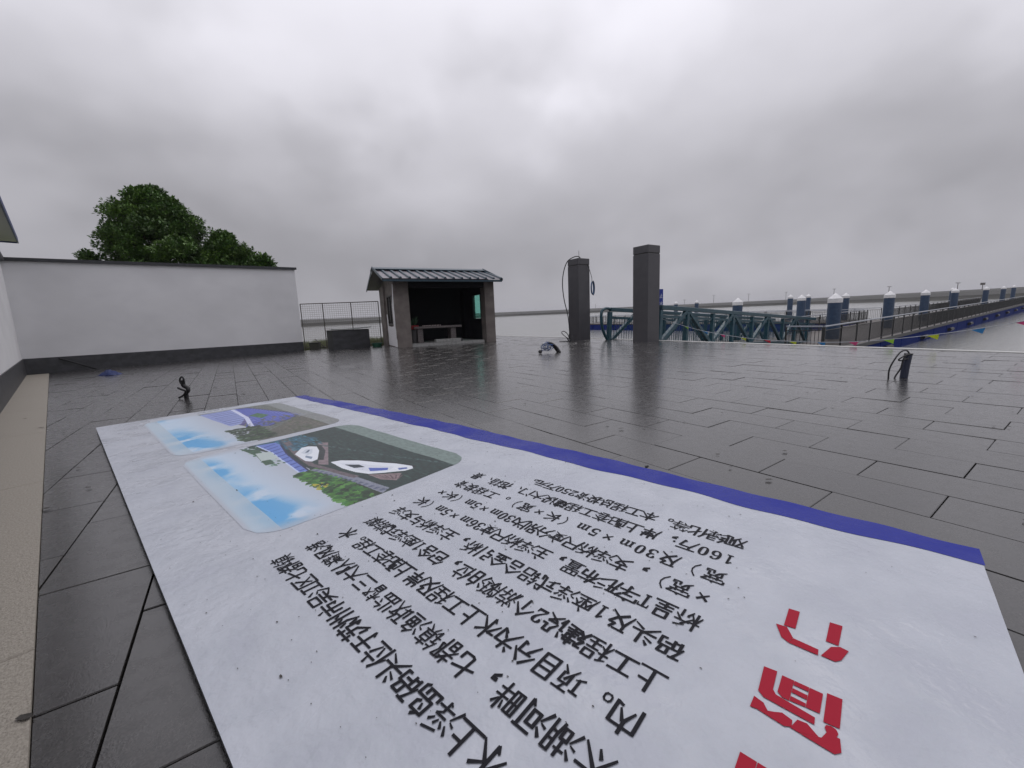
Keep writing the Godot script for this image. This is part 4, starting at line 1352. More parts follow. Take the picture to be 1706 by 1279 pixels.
const GLYPHS := {
	"水": "707f5d 05550c e387 87fe", "上": "707e 76d6 0efe", "浮": "@氵014f e062 5476 a496 e4c6 68d8aa aaaf8e 4cfc", "岛": "8052 3239 32b2b697 6476 39e9eecf 1b1eaeab 6a6e", "码": "0161 4109 272d 27676d 2c6c 82d2c7 8287e7edbd 6aba",
	"头": "3153 1466 09f9 90980f 9bfe", "位": "@亻005f a0b3 54f4 678c d6ac 4efe", "于": "22d2 07f7 828f6d", "苏": "@艹00f4 26d6ceac 747a0f 190d e9fd", "州": "31390f 818f d1df 0417 5567 a5b7", "市": "7082 04f4 2c27d7dcbb 747f",
	"吴": "@口20d6 18e8 0bfb 787b0f 9cff", "江": "@氵014f 62e2 a2ad 5dfd", "区": "f1111efe c34b 44bc", "七": "07f4 606d8eeeea", "都": "1393 5056 0696 910a @日298f @阝a0ff", "镇": "@钅005f 62f2 a0a4 747b 74d4db 77d7 79d9 5bfb 8c6f bcef",
	"太": "@大00ff 6c8f", "湖": "@氵014f 4494 7179 @口589e @月a0ff", "河": "@氵014f 51f1 @口54ac d1dfbd", "畔": "@田016e 8295 e2c5 77f7 6bfb b0bf", "，": "3b6b6d3f 4b4c", "。": "1b2a4a5b5d4e2e1d1b", "、": "2a5e", "；": "2728 2c5c5d2f", "×": "4bcb 3a3a",
	"（": "c0df", "）": "303f", "渔": "@氵014f 9054 82d2b5 @田65ec 5efe", "政": "0171 414d 4676 161d 0d7b a086 94f4 d4b97f 95ff", "监": "1117 5058 a083 93f3 b5d7 @皿08ff", "督": "4044 4272 0474 4448 2507 6678 92e298 a3f8 @目49cf",
	"三": "22d2 37c7 0efe", "大": "@大00ff", "队": "@阝005f a0a75f a7ff", "避": "@辶00ff 519194 5494 51584c @口679c c0d2 a2f2 b3b5 e3d5 a6f6 a9f9 d6dc", "风": "21290f 21c1cceffc 44ad a45d", "港": "@氵014f 52f2 8086 c0c6 46f6 764b c6fb 78c8cb8b 8b8eeeec",
	"内": "131f 13e3eebd 70764c 86bb", "项": "0353 333b 0c5a @页60ff", "目": "@目10ef", "分": "6007 91f8 37c7cead 67591f", "为": "2143 05e5deac 81770f 89bc", "工": "@工00ff", "程": "@禾006f @口80f5 77f7 7bfb b7be 6efe", "及": "1191 b195d5aa4f 31360f 468aff",
	"岸": "7074 2124d4d1 26f6 26290f 58d8 4bfb 989f", "配": "0171 040f 04747f 3138 5158 0b7b 0e7e 92e2e8 98e8 989efefa", "套": "02f2 707208 83f8 56c6 565c 59c9 0cfc 6c4fbf acde", "建": "125217570e 296dfe 72d2d7 54f4 77d7 69e9 5bfb a0ad",
	"设": "@讠005f 818458 81c1c6f6 69d95f 7aff", "个": "8008 82f9 868f", "游": "@氵003f 5062 3383 53472f 47776e5d a085 93f3 86e6b9 b9bf9e 8bfb", "艇": "4012 12190f 12626f 0868 3345 3a4c 71a179a97e 8bfe f0b2 b6f6 d1db bbfb",
	"泊": "@氵014f a083 @日63ef", "包": "4006 32e2e8c7 36969939 363efefb", "含": "8006 81f6 6486 37c79a @口3adf", "座": "@广00ff 5539 5679 c5a9 c6f9 858e 4bdb 2efe", "式": "04f4 1777 474d 0e8b a0a6ceffeb c0e2", "铝": "@钅005f @口71e6 @口68ff", "合": "8007 81f7 57b7 @口3adf",
	"金": "8007 81f7 37c7 2ada 777e 4b5d cbad 0efe", "引": "116165 1565 1519 19696e3d d0df", "桥": "@木006f e082 65f5 a259 b5fa 8a8b6f c9cf", "主": "7092 14e4 29d9 747e 0efe", "与": "4048 43d3 48d8cead 0bab", "支": "13f3 7077 27c79b1f 48ff", "呈": "@口30c6 28d8 2bcb 787e 0efe",
	"字": "@宀00f5 46b698 989f7e 0afa", "形": "0272 0777 22270f 525f f092 f595 fa6f", "布": "03f3 70540a 4d47e7edcc 858f", "置": "1115 11e1e5 15e5 5155 a1a5 17e7 7679 494f 49c9cf 4bcb 4dcd 0fff", "尺": "21d1d7 27d7 21270f 97ff", "度": "@广00ff 36f6 6469 b4b9 69b9 4bcb3f 5bef",
	"长": "d156 08f8 313e7b 68ff", "宽": "@宀00f4 15e5 5457 a4a7 383c 38c8cc 795c1f 9b9eeeec", "别": "@口0075 08787e5d 46380f a2ab e0efcd", "投": "0464 404f2e 0b69 818467 81c1c6f6 69d95f 7aff", "资": "1133 0836 9459 94e8 7055 63e3c6 @贝48cf", "万": "02f2 56d6bead 52550f",
	"门": "@门00ff", "花": "@艹00f4 6409 373f e68b 848eeeea", "箱": "3004 2272 4345 a083 92f2 b3c5 @木056f @目85ff", "景": "@日20d5 7577 07f7 @口39cc 7c7f 4d1f adef", "观": "0262 02620e 146d 828a 82e2ea b4b85f b9beffeb", "绿": "400545 450949 0e5c 71d1d7 74d4 57f7 a7af8e 6889 e8ca 5d8b acfe",
	"化": "@亻005f e259 808efefa", "等": "3004 2161 3244 a083 92f2 b3c5 36c6 7478 08f8 1bfb b8bf8e 4c6e", "本": "04f4 707f 740c 74fc 4bbb", "总": "3153 c1a3 @口34d9 1b0e 4b4fbfbc 7a8c dafd", "元": "23d3 07f7 57590f 979efeeb", "简": "3004 2272 4345 a083 92f2 b3c5 1627 181f 56e6eebf @日48bd", "介": "8007 81f7 57591f b7bf",
	"禁": "@木0077 @木80f7 38c8 1afa 8a8e6d 4c2e ccee", "止": "808e 87e7 363e 0efe", "泳": "@氵014f 90b1 5494989e7d 4777 774c e4b7 97fd"}

func strokes_of(code: String) -> Array:
	var out := []
	for token in code.split(" "):
		if token.begins_with("@"):
			var b := []
			for i in 4: b.append(token.substr(2 + i, 1).hex_to_int() / 15.0)
			for s in strokes_of(PARTS[token.substr(1, 1)]):
				var q := PackedVector2Array()
				for p in s: q.append(Vector2(lerpf(b[0], b[2], p.x), lerpf(b[1], b[3], p.y)))
				out.append(q)
		else:
			var q := PackedVector2Array()
			for i in range(0, token.length() - 1, 2): q.append(Vector2(token.substr(i, 1).hex_to_int() / 15.0, token.substr(i + 1, 1).hex_to_int() / 15.0))
			out.append(q)
	return out

func glyph(st: SurfaceTool, c: String, put: Callable, down: Vector3, weight: float) -> void:
	var all := strokes_of(GLYPHS[c])
	if c == "×": all = [PackedVector2Array([Vector2(0.3, 0.32), Vector2(0.7, 0.72)]), PackedVector2Array([Vector2(0.7, 0.32), Vector2(0.3, 0.72)])]
	if c == "（": all = [PackedVector2Array([Vector2(0.85, 0.0), Vector2(0.66, 0.25), Vector2(0.60, 0.5), Vector2(0.66, 0.75), Vector2(0.85, 1.0)])]
	if c == "）": all = [PackedVector2Array([Vector2(0.15, 0.0), Vector2(0.34, 0.25), Vector2(0.40, 0.5), Vector2(0.34, 0.75), Vector2(0.15, 1.0)])]
	var w0 := weight
	if c in "（）。": w0 *= 0.55
	elif all.size() > 11: w0 *= 0.72
	elif all.size() > 8: w0 *= 0.84
	var k := 0
	for s in all:
		for i in s.size() - 1:
			var a: Vector2 = s[i]
			var b: Vector2 = s[i + 1]
			var d := (b - a).normalized()
			var flat := absf(d.x)
			var w := w0 * lerpf(1.0, 0.68, smoothstep(0.75, 0.98, flat)) / 2.0
			var n := Vector2(-d.y, d.x)
			var slant := absf(d.x) > 0.25 and absf(d.y) > 0.25
			var w2 := w * (0.55 if slant and i == s.size() - 2 and s.size() <= 3 else 1.0)
			a -= d * w * 0.55
			b += d * w * 0.55
			var q := PackedVector3Array()
			for p in [a + n * w, b + n * w2, b - n * w2, a - n * w]: q.append(put.call(p.x, p.y, k))
			face(st, q, q[0] + down)
			k += 1

# ---------------------------------------------------------------- the two printed pictures
func paint(im: Image, pts: Array, c: Color, jit := 0.0, alpha := 1.0) -> void:
	var w := im.get_width()
	var h := im.get_height()
	var poly := PackedVector2Array()
	for p in pts: poly.append(Vector2(p[0] * w, p[1] * h))
	var lo := poly[0]
	var hi := poly[0]
	for p in poly: lo = lo.min(p); hi = hi.max(p)
	var r := RandomNumberGenerator.new()
	r.seed = int(lo.x * 31 + hi.y * 17) + 1
	for y in range(maxi(0, int(lo.y)), mini(h, int(hi.y) + 1)):
		var xs := []
		for i in poly.size():
			var a := poly[i]
			var b := poly[(i + 1) % poly.size()]
			if (a.y <= y + 0.5) != (b.y <= y + 0.5): xs.append(a.x + (y + 0.5 - a.y) / (b.y - a.y) * (b.x - a.x))
		xs.sort()
		for k in range(0, xs.size() - 1, 2):
			for x in range(maxi(0, int(xs[k] + 0.5)), mini(w, int(xs[k + 1] + 0.5))):
				var g := 1.0 + (r.randf() - 0.5) * jit
				im.set_pixel(x, y, im.get_pixel(x, y).lerp(Color(c.r * g, c.g * g, c.b * g), alpha))

func dabs(im: Image, box_: Array, n: int, cols: Array, size: float, tall := 1.0) -> void:
	var r := RandomNumberGenerator.new()
	r.seed = n * 7 + 3
	for k in n:
		var cx := lerpf(box_[0], box_[2], r.randf())
		var cy := lerpf(box_[1], box_[3], r.randf())
		var c: Color = cols[r.randi() % cols.size()]
		var s := size * r.randf_range(0.4, 1.3)
		var pts := []
		for i in 7:
			var a := TAU * i / 7
			pts.append([cx + cos(a) * s * r.randf_range(0.5, 1.1), cy + sin(a) * s * tall * r.randf_range(0.5, 1.1)])
		paint(im, pts, c, 0.15, 0.85)

func print_base(sky_low: float, blues: Array) -> Image:
	var im := Image.create(660, 470, false, Image.FORMAT_RGB8)
	var white := lin(0.455, 0.485, 0.55)
	var n := noise(0.008, 4, FastNoiseLite.TYPE_SIMPLEX_SMOOTH, int(sky_low * 100))
	for y in 470:
		for x in 660:
			var v := y / 470.0
			var bl := 0.0
			for b in blues:
				var du: float = (x / 660.0 - b[0]) / b[2]
				var dv: float = (v - b[1]) / b[3]
				bl += b[4] * exp(-du * du - dv * dv)
			var cl := clampf(1.0 - bl * clampf(1.15 + 2.4 * n.get_noise_2d(x, y), 0.0, 1.4), 0.0, 1.0)
			var c := Color(0.38, 0.66, 0.86).lerp(Color(0.76, 0.83, 0.90), cl)
			c = c.lerp(white, smoothstep(sky_low * 0.25, sky_low, v))
			if v < 0.09: c = c.lerp(Color(0.70, 0.78, 0.83).lerp(white, 0.35), 0.75)   # the faded top strip
			var side := minf(x, 659 - x) / 660.0
			c = c.lerp(white, (1.0 - smoothstep(0.0, 0.07, side)) * 0.8)   # the print fades out at its sides
			c = c.lerp(white, 1.0 - smoothstep(0.0, 0.025, v))
			im.set_pixel(x, y, c)
	return im

func weather(im: Image) -> void:
	var g := noise(0.06, 3, FastNoiseLite.TYPE_SIMPLEX_SMOOTH, 4)
	for y in im.get_height():
		for x in im.get_width():
			var c := im.get_pixel(x, y)
			var f := 1.0 + 0.5 * g.get_noise_2d(x * 0.6, y * 1.4) * clampf(1.1 - c.v * 1.6, 0.0, 1.0)
			im.set_pixel(x, y, Color(c.r * f, c.g * f, c.b * f))

func first_print() -> Image:
	var im := print_base(0.5, [[0.96, 0.12, 0.06, 0.07, 0.9], [0.30, 0.12, 0.24, 0.10, 1.0], [0.1, 0.2, 0.10, 0.10, 0.8]])
	paint(im, [[0.30, 0.50], [0.99, 0.36], [1.0, 0.66], [0.96, 0.99], [0.0, 0.99], [0.0, 0.42], [0.2, 0.44]], Color(0.40, 0.42, 0.40), 0.25)
	paint(im, [[0.0, 0.45], [0.12, 0.50], [0.40, 0.90], [0.36, 0.99], [0.0, 0.99]], Color(0.36, 0.36, 0.33), 0.3)
	paint(im, [[0.44, 0.42], [0.97, 0.37], [0.98, 0.66], [0.62, 0.62], [0.46, 0.52]], Color(0.55, 0.60, 0.80), 0.12)
	for k in 9: paint(im, [[0.50 + k * 0.053, 0.42], [0.515 + k * 0.053, 0.42], [0.53 + k * 0.053, 0.58], [0.515 + k * 0.053, 0.58]], Color(0.38, 0.42, 0.66), 0.1)
	paint(im, [[0.62, 0.60], [0.98, 0.64], [0.95, 0.71], [0.44, 0.90], [0.36, 0.80], [0.28, 0.60], [0.34, 0.48]], Color(0.30, 0.34, 0.66), 0.16)
	for k in 14: paint(im, [[0.34 + k * 0.042, 0.56 + k * 0.004], [0.35 + k * 0.042, 0.56 + k * 0.004], [0.48 + k * 0.032, 0.86 - k * 0.011], [0.47 + k * 0.032, 0.86 - k * 0.011]], Color(0.42, 0.47, 0.78), 0.1)
	paint(im, [[0.52, 0.66], [0.66, 0.62], [0.70, 0.70], [0.58, 0.74]], Color(0.26, 0.42, 0.30), 0.4)
	paint(im, [[0.96, 0.62], [1.0, 0.60], [0.62, 0.585], [0.42, 0.47], [0.40, 0.49], [0.60, 0.61]], Color(0.30, 0.27, 0.50), 0.1)
	for k in 26:
		var fx := 0.44 + 0.021 * k
		paint(im, [[fx, 0.375 + 0.004 * (26 - k)], [fx + 0.004, 0.375 + 0.004 * (26 - k)], [fx + 0.02, 0.60], [fx + 0.015, 0.60]], Color(0.72, 0.76, 0.90) if k % 3 else Color(0.25, 0.25, 0.45), 0.1, 0.75)
	paint(im, [[0.34, 0.50], [0.62, 0.575], [0.98, 0.60], [0.98, 0.625], [0.62, 0.605], [0.33, 0.53]], Color(0.80, 0.82, 0.92), 0.1)
	paint(im, [[0.28, 0.60], [0.36, 0.80], [0.44, 0.90], [0.95, 0.71], [0.95, 0.725], [0.44, 0.925], [0.35, 0.82], [0.265, 0.61]], Color(0.20, 0.22, 0.40), 0.1)
	for k in 18: paint(im, [[0.36 + k * 0.03, 0.86 - k * 0.008], [0.366 + k * 0.03, 0.86 - k * 0.008], [0.40 + k * 0.029, 0.93 - k * 0.011], [0.392 + k * 0.029, 0.93 - k * 0.011]], Color(0.62, 0.66, 0.88), 0.1, 0.7)
	dabs(im, [0.3, 0.50, 0.42, 0.66], 60, [Color(0.20, 0.30, 0.20), Color(0.45, 0.44, 0.44), Color(0.28, 0.26, 0.36)], 0.012, 0.8)
	dabs(im, [0.03, 0.36, 0.34, 0.55], 260, [Color(0.16, 0.24, 0.16), Color(0.22, 0.32, 0.19), Color(0.12, 0.17, 0.13)], 0.018, 1.4)
	dabs(im, [0.05, 0.62, 0.5, 0.95], 90, [Color(0.30, 0.34, 0.26), Color(0.42, 0.40, 0.37)], 0.03, 0.5)
	paint(im, [[0.0, 0.88], [1.0, 0.88], [1.0, 1.0], [0.0, 1.0]], Color(0.62, 0.64, 0.66), 0.05, 0.55)
	weather(im)
	return im

func second_print() -> Image:
	var im := print_base(0.42, [[0.72, 0.10, 0.16, 0.05, 1.0], [0.20, 0.11, 0.22, 0.06, 1.1], [0.08, 0.15, 0.10, 0.08, 0.8]])
	paint(im, [[0.30, 0.42], [0.70, 0.40], [1.0, 0.33], [1.0, 1.0], [0.0, 1.0], [0.0, 0.47]], Color(0.12, 0.20, 0.19), 0.25)
	paint(im, [[0.72, 0.50], [1.0, 0.36], [1.0, 0.62], [0.86, 0.70]], Color(0.17, 0.33, 0.40), 0.2)
	dabs(im, [0.02, 0.55, 0.98, 0.92], 240, [Color(0.14, 0.24, 0.22), Color(0.10, 0.17, 0.16), Color(0.20, 0.30, 0.27)], 0.03, 0.2)
	paint(im, [[0.0, 0.34], [0.20, 0.36], [0.40, 0.38], [0.42, 0.42], [0.02, 0.50], [0.0, 0.50]], Color(0.16, 0.22, 0.15), 0.4)
	dabs(im, [0.0, 0.33, 0.42, 0.46], 420, [Color(0.20, 0.42, 0.17), Color(0.33, 0.55, 0.24), Color(0.10, 0.20, 0.10), Color(0.25, 0.46, 0.16), Color(0.16, 0.30, 0.16)], 0.015, 1.5)
	dabs(im, [0.20, 0.33, 0.26, 0.38], 14, [Color(0.70, 0.66, 0.22)], 0.010, 1.0)
	paint(im, [[0.0, 0.485], [0.24, 0.46], [0.42, 0.405], [0.42, 0.43], [0.24, 0.50], [0.02, 0.535]], Color(0.50, 0.52, 0.58), 0.2)
	for k in 14: paint(im, [[0.02 + k * 0.028, 0.520 - k * 0.0065], [0.035 + k * 0.028, 0.515 - k * 0.0065], [0.032 + k * 0.028, 0.490 - k * 0.0062], [0.020 + k * 0.028, 0.494 - k * 0.0062]], Color(0.36, 0.39, 0.48), 0.1)
	paint(im, [[0.98, 0.52], [0.66, 0.45], [0.48, 0.43], [0.20, 0.49], [0.20, 0.52], [0.48, 0.46], [0.66, 0.48], [0.97, 0.56]], Color(0.40, 0.36, 0.38), 0.2)
	paint(im, [[0.77, 0.64], [0.73, 0.68], [0.42, 0.50], [0.46, 0.47]], Color(0.52, 0.46, 0.48), 0.15)
	paint(im, [[0.98, 0.38], [0.96, 0.50], [0.72, 0.43], [0.42, 0.395], [0.43, 0.36], [0.80, 0.39]], Color(0.42, 0.50, 0.78), 0.12)
	paint(im, [[0.98, 0.50], [0.72, 0.43], [0.42, 0.395], [0.42, 0.405], [0.72, 0.442], [0.98, 0.515]], Color(0.16, 0.17, 0.30), 0.1)
	paint(im, [[0.98, 0.375], [0.80, 0.385], [0.43, 0.355], [0.43, 0.363], [0.80, 0.395], [0.98, 0.385]], Color(0.75, 0.80, 0.92), 0.1)
	dabs(im, [0.74, 0.48, 0.99, 0.66], 120, [Color(0.20, 0.42, 0.52), Color(0.14, 0.30, 0.36), Color(0.26, 0.50, 0.58)], 0.022, 0.3)
	dabs(im, [0.60, 0.29, 0.98, 0.37], 90, [Color(0.30, 0.46, 0.36), Color(0.66, 0.74, 0.72), Color(0.20, 0.32, 0.26)], 0.014, 0.6)
	for k in 10: paint(im, [[0.44 + k * 0.052, 0.368 + k * 0.003], [0.455 + k * 0.052, 0.368 + k * 0.003], [0.455 + k * 0.054, 0.395 + k * 0.008], [0.444 + k * 0.054, 0.395 + k * 0.008]], Color(0.26, 0.33, 0.62), 0.1)
	paint(im, [[0.99, 0.29], [0.90, 0.36], [0.74, 0.345], [0.63, 0.335], [0.63, 0.29], [0.8, 0.31]], Color(0.24, 0.36, 0.28), 0.35)
	paint(im, [[0.84, 0.32], [0.82, 0.39], [0.69, 0.38], [0.71, 0.30]], Color(0.72, 0.77, 0.76), 0.08)
	# ripples, wakes and reflections on the water
	for k in 150:
		var rx := fposmod(k * 0.6180, 1.0)
		var ry := 0.52 + 0.36 * fposmod(k * 0.3819, 1.0)
		var rl := 0.02 + 0.03 * fposmod(k * 0.271, 1.0)
		paint(im, [[rx, ry], [rx + rl, ry - 0.006], [rx + rl * 1.1, ry + 0.002]], Color(0.30, 0.40, 0.40) if k % 3 else Color(0.07, 0.12, 0.12), 0.1, 0.6)
	paint(im, [[0.76, 0.57], [0.72, 0.63], [0.62, 0.60], [0.50, 0.52], [0.53, 0.48]], Color(0.08, 0.13, 0.14), 0.1, 0.8)
	paint(im, [[0.68, 0.46], [0.755, 0.535], [0.75, 0.57], [0.71, 0.60], [0.64, 0.575], [0.53, 0.505], [0.52, 0.47], [0.55, 0.45], [0.62, 0.455]], Color(0.88, 0.90, 0.93), 0.04)
	paint(im, [[0.675, 0.49], [0.715, 0.54], [0.69, 0.565], [0.63, 0.53], [0.62, 0.50]], Color(0.80, 0.83, 0.87), 0.1)
	paint(im, [[0.66, 0.505], [0.69, 0.54], [0.685, 0.548], [0.655, 0.52]], Color(0.34, 0.40, 0.48), 0.1)
	paint(im, [[0.60, 0.475], [0.62, 0.49], [0.58, 0.505], [0.555, 0.485]], Color(0.50, 0.56, 0.64), 0.1)
	paint(im, [[0.45, 0.56], [0.42, 0.61], [0.30, 0.69], [0.21, 0.735], [0.12, 0.77], [0.10, 0.72]], Color(0.07, 0.11, 0.12), 0.1, 0.8)
	paint(im, [[0.445, 0.525], [0.43, 0.575], [0.37, 0.63], [0.29, 0.675], [0.21, 0.72], [0.13, 0.752], [0.105, 0.735], [0.11, 0.69], [0.16, 0.61], [0.195, 0.56], [0.25, 0.535], [0.34, 0.52]], Color(0.88, 0.90, 0.93), 0.04)
	paint(im, [[0.40, 0.545], [0.36, 0.59], [0.26, 0.645], [0.18, 0.69], [0.165, 0.66], [0.20, 0.59], [0.26, 0.56]], Color(0.83, 0.85, 0.89), 0.06)
	paint(im, [[0.37, 0.555], [0.32, 0.60], [0.275, 0.60], [0.30, 0.56]], Color(0.16, 0.21, 0.25), 0.1)
	paint(im, [[0.255, 0.605], [0.19, 0.665], [0.17, 0.645], [0.215, 0.585]], Color(0.30, 0.38, 0.70), 0.1)
	paint(im, [[0.155, 0.69], [0.135, 0.725], [0.12, 0.715], [0.135, 0.68]], Color(0.35, 0.42, 0.66), 0.1)
	paint(im, [[0.19, 0.555], [0.10, 0.665], [0.055, 0.60], [0.11, 0.56]], Color(0.52, 0.45, 0.46), 0.15)
	for k in 6: paint(im, [[0.175 - k * 0.018, 0.562 + k * 0.018], [0.17 - k * 0.018, 0.566 + k * 0.018], [0.10 - k * 0.008, 0.585 + k * 0.006], [0.105 - k * 0.008, 0.58 + k * 0.006]], Color(0.36, 0.30, 0.32), 0.1)
	paint(im, [[0.0, 0.88], [1.0, 0.88], [1.0, 1.0], [0.0, 1.0]], Color(0.56, 0.62, 0.60), 0.05, 0.75)
	weather(im)
	return im

# ---------------------------------------------------------------- small things on the plaza
func make_small_things() -> void:
	# wrapped cable stub left of centre
	var o := thing("cable_stub", "black wrapped cable stub with a loop on top, beyond the board's far corner", "cable", G * Transform3D(Basis(), Vector3(-4.33, 0, -5.35)))
	var st := new_st()
	tube(st, smooth_path(PackedVector3Array([Vector3(0.01, -0.02, 0), Vector3(0.015, 0.06, 0), Vector3(0.055, 0.10, 0.01), Vector3(0.045, 0.135, 0), Vector3(0.0, 0.17, 0), Vector3(-0.005, 0.24, 0)]), 5), 0.026, 8)
	obj("bundle", st, M.black, o)
	st = new_st()
	tube(st, smooth_path(PackedVector3Array([Vector3(0.01, 0.2, 0.02), Vector3(0.03, 0.25, 0.02), Vector3(0.01, 0.285, 0.015), Vector3(-0.025, 0.26, 0.01), Vector3(-0.03, 0.215, 0.01), Vector3(0.0, 0.185, 0.02)]), 5), 0.011, 7)
	obj("loop", st, M.black, o)
	st = new_st()
	tube(st, smooth_path(PackedVector3Array([Vector3(-0.055, 0.145, 0.03), Vector3(0.0, 0.125, 0.05), Vector3(0.05, 0.09, 0.04), Vector3(0.0, 0.04, 0.04), Vector3(-0.05, 0.015, 0.05)]), 5), 0.012, 6)
	obj("tail", st, M.black, o)
	# pile of blue wires and black pipes further out
	o = thing("wire_heap", "tangle of blue wires and black conduit on the paving before the left pillar", "wires", G * Transform3D(Basis(), Vector3(0.97, 0, -10.15)))
	st = new_st()
	tube(st, smooth_path(PackedVector3Array([Vector3(0.25, 0.0, 0.05), Vector3(0.18, 0.12, 0.0), Vector3(0.06, 0.22, 0.0), Vector3(-0.05, 0.25, 0.0)]), 5), 0.032, 8)
	obj("conduit", st, M.black, o)
	st = new_st()
	tube(st, smooth_path(PackedVector3Array([Vector3(0.21, 0.0, -0.04), Vector3(0.12, 0.13, -0.05), Vector3(0.0, 0.24, -0.03)]), 5), 0.028, 8)
	obj("conduit", st, M.black, o)
	for k in 9:
		st = new_st()
		var pts := PackedVector3Array()
		var c := Vector3(rng.randf_range(-0.16, 0.02), rng.randf_range(0.10, 0.19), rng.randf_range(-0.06, 0.08))
		for i in 9:
			var a := TAU * i / 7.0 + k
			pts.append(c + Vector3(cos(a) * rng.randf_range(0.05, 0.13), sin(a) * rng.randf_range(0.05, 0.10), rng.randf_range(-0.05, 0.05)).max(Vector3(-1, 0.01 - c.y, -1)))
		tube(st, smooth_path(pts, 4), 0.007, 5)
		obj("wire", st, M.blue_wire if k % 3 != 2 else M.rail_light, o)
	st = new_st()
	lathe(st, PackedVector2Array([Vector2(0, 0), Vector2(0.04, 0.01), Vector2(0.05, 0.05), Vector2(0.03, 0.08), Vector2(0, 0.085)]), 10, Vector3(-0.24, 0, 0.08))
	obj("end_cap", st, M.black, o)
	# leaning conduit with two loops at the right
	o = thing("conduit_stub", "dark blue leaning conduit stub with two black cable loops at right", "conduit", G * Transform3D(Basis(), Vector3(4.46, 0, -4.58)))
	st = new_st()
	tube(st, PackedVector3Array([Vector3(0.0, -0.03, 0), Vector3(0.012, 0.13, 0), Vector3(0.03, 0.27, 0)]), 0.036, 14)
	obj("pipe", st, M.navy, o)
	st = new_st()
	tube(st, PackedVector3Array([Vector3(0.03, 0.262, 0), Vector3(0.0305, 0.275, 0)]), 0.039, 14)
	obj("mouth", st, M.black, o)
	for q in [[Vector3(0.03, 0.25, 0.02), Vector3(-0.02, 0.31, 0.03), Vector3(-0.1, 0.30, 0.04), Vector3(-0.17, 0.2, 0.04), Vector3(-0.2, 0.1, 0.03), Vector3(-0.2, 0.0, 0.03)], [Vector3(0.03, 0.25, 0.0), Vector3(0.0, 0.28, 0.03), Vector3(-0.06, 0.22, 0.04), Vector3(-0.08, 0.12, 0.04), Vector3(-0.12, 0.03, 0.03), Vector3(-0.13, 0.0, 0.03)], [Vector3(0.035, 0.26, 0.02), Vector3(-0.04, 0.265, 0.05), Vector3(-0.12, 0.22, 0.05), Vector3(-0.08, 0.2, 0.03), Vector3(0.0, 0.225, 0.04)]]:
		st = new_st()
		tube(st, smooth_path(PackedVector3Array(q), 5), 0.008, 6)
		obj("cable_loop", st, M.black, o)
	# blue rag and a dark stick by the left wall
	o = thing("blue_rag", "crumpled dark blue rag on the paving near the white wall", "rag", G * Transform3D(Basis(), Vector3(-9.05, 0, -9.2)))
	st = new_st()
	st.set_smooth_group(1)
	var N := 9
	var hg := func(i, j): return maxf(0.004, 0.10 * sin(PI * i / 8.0) * sin(PI * j / 8.0) + 0.05 * sin(i * 2.1 + j * 1.7) * sin(PI * i / 8.0) * sin(PI * j / 8.0))
	for i in N - 1:
		for j in N - 1:
			var q := PackedVector3Array()
			for c in [[i, j], [i + 1, j], [i + 1, j + 1], [i, j + 1]]: q.append(Vector3((c[0] - 4) * 0.052 + 0.02 * sin(c[1] * 2.0), hg.call(c[0], c[1]), (c[1] - 4) * 0.03 + 0.02 * sin(c[0] * 1.7)))
			face(st, q, q[0] - Vector3(0, 1, 0))
	obj("cloth", st, mat(lin(0.015, 0.03, 0.12), 0.6), o)
	o = thing("dark_stick", "dark stick leaning low against the white wall's plinth", "stick", G)
	st = new_st()
	tube(st, PackedVector3Array([Vector3(-11.05, 0.02, -10.9), Vector3(-11.72, 0.36, -10.66)]), 0.022, 6)
	obj("shaft", st, M.black, o)
	# string of little pennants along the water's edge
	o = thing("bunting", "string of bright little pennants along the lake edge at right", "bunting", G)
	var rope := PackedVector3Array([Vector3(4.70, 0.86, -13.0), Vector3(4.88, 0.7, -13.29), Vector3(5.18, 0.5, -12.63), Vector3(5.59, 0.29, -11.77), Vector3(6.1, 0.13, -10.71), Vector3(6.63, 0.065, -9.59), Vector3(7.15, 0.09, -8.5), Vector3(7.67, 0.25, -7.41), Vector3(8.12, 0.48, -6.47), Vector3(8.7, 0.86, -5.25)])
	st = new_st()
	var line := smooth_path(rope, 5)
	tube(st, line, 0.006, 5)
	obj("rope", st, M.rail_light, o)
	var cols := {"yellow": lin(0.62, 0.72, 0.03), "blue": lin(0.03, 0.25, 0.62), "pink": lin(0.78, 0.08, 0.28), "red": lin(0.70, 0.03, 0.06), "lime": lin(0.36, 0.68, 0.06)}
	var flags := [[5.31, "lime"], [5.59, "blue"], [5.84, "pink"], [6.1, "yellow"], [6.37, "red"], [6.63, "yellow"], [6.89, "blue"], [7.15, "pink"], [7.4, "lime"], [7.67, "yellow"], [7.91, "blue"], [8.12, "pink"]]
	for f in flags:
		var p := line[0]
		var dd := Vector3.RIGHT
		for i in line.size() - 1:
			if i > 6 and line[i].x <= f[0] and line[i + 1].x > f[0]:
				p = line[i].lerp(line[i + 1], (f[0] - line[i].x) / (line[i + 1].x - line[i].x)); dd = (line[i + 1] - line[i]).normalized()
		st = new_st()
		var sway := Vector3(rng.randf_range(0.4, 1.0), 0, rng.randf_range(-0.3, 0.3)).normalized()
		var a := p - dd * 0.085
		var b := p + dd * 0.085
		var tip := p + sway * 0.08 - Vector3(0, 0.085, 0)
		var th := Vector3(0, 0.004, 0)
		face(st, PackedVector3Array([a + th, b + th, tip + th]), p - Vector3(0, 1, 0))
		face(st, PackedVector3Array([a - th, b - th, tip - th]), p + Vector3(0, 1, 0))
		face(st, PackedVector3Array([a - th, b - th, b + th, a + th]), tip)
		face(st, PackedVector3Array([b - th, tip - th, tip + th, b + th]), a)
		face(st, PackedVector3Array([a - th, tip - th, tip + th, a + th]), b)
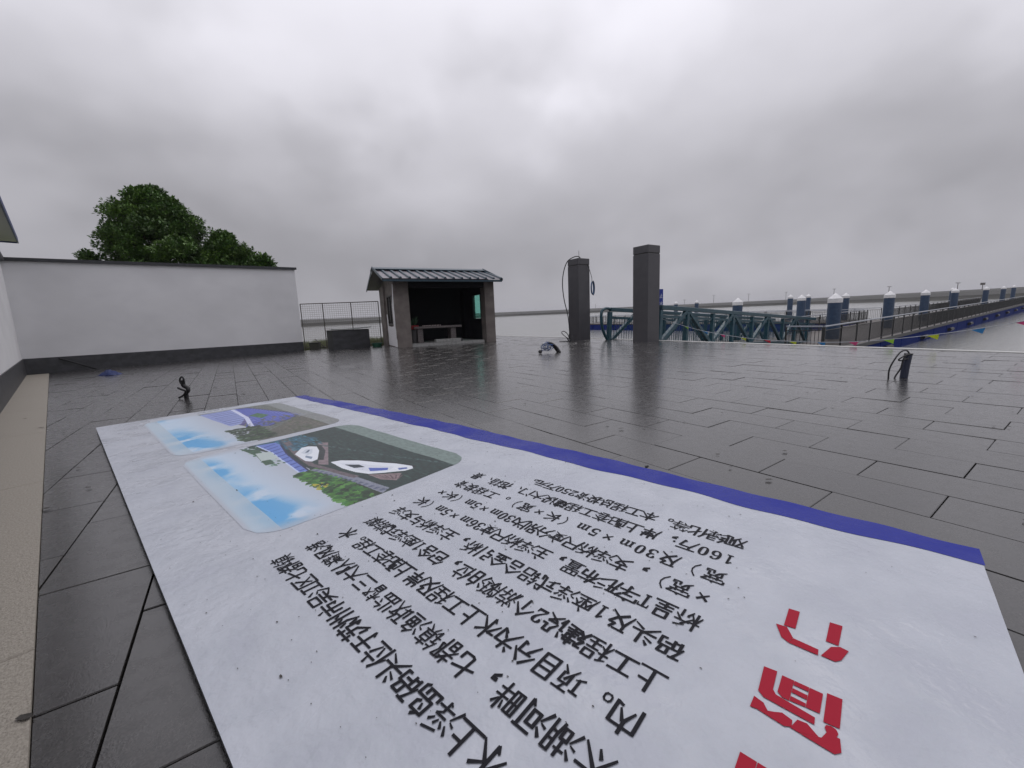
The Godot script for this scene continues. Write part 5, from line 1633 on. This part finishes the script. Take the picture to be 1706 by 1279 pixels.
		var fl := obj("pennant", st, mat(cols[f[1]], 0.6), o)
		fl.set_meta("label", "%s pennant" % f[1])
	# little bits of leaf and grit on the paving and strip
	st = new_st()
	for k in 420:
		var r := pow(rng.randf(), 0.6) * 13.0 + 0.8
		var an := rng.randf_range(-1.1, 1.1)
		var p := Vector3(sin(an) * r, 0, -cos(an) * r)
		var nrm := -0.6691 * p.x + 0.7431 * p.z
		var q := Vector2(p.x + 3.772, p.z + 3.608)
		var sx := q.dot(Vector2(0.7361, 0.6769))
		var ty := q.dot(Vector2(0.6769, -0.7361))
		if nrm > 0.5 or (sx > -0.05 and sx < 5.55 and ty > -0.05 and ty < 1.9) or p.x > 3.2 + (p.z + 15.46) * 0.476: continue
		var s := rng.randf_range(0.004, 0.011) * (1.8 if rng.randf() < 0.12 else 1.0)
		var pts := PackedVector3Array()
		var ro := rng.randf() * TAU
		for i in 5:
			var a := ro + TAU * i / 5
			pts.append(p + Vector3(cos(a) * s * 1.8, 0.0075 + 0.004 * rng.randf(), sin(a) * s * rng.randf_range(0.6, 1.2)))
		face(st, pts, p - Vector3(0, 1, 0))
	var db := obj("fallen_bits", st, mat(lin(0.03, 0.026, 0.022), 0.7), null, "stuff")
	db.transform = G
	tag(db, "scattered bits of leaf and grit lying on the wet paving", "litter")
	o = thing("curled_leaf", "curled dark leaf on the paving beside the board's blue band", "leaf", G * Transform3D(Basis(Vector3.UP, 0.5), Vector3(0.70, 0.012, -2.10)))
	st = new_st()
	for i in 6:
		var a0 := -0.5 + i * 0.55
		var a1 := a0 + 0.55
		face(st, PackedVector3Array([Vector3(-0.014, 0.006 - cos(a0) * 0.010 + 0.006, sin(a0) * 0.010), Vector3(0.016, 0.006 - cos(a0) * 0.007 + 0.006, sin(a0) * 0.007), Vector3(0.016, 0.006 - cos(a1) * 0.007 + 0.006, sin(a1) * 0.007), Vector3(-0.014, 0.006 - cos(a1) * 0.010 + 0.006, sin(a1) * 0.010)]), Vector3(0, 0.012, 0))
	obj("blade", st, mat(lin(0.012, 0.016, 0.012), 0.4), o)
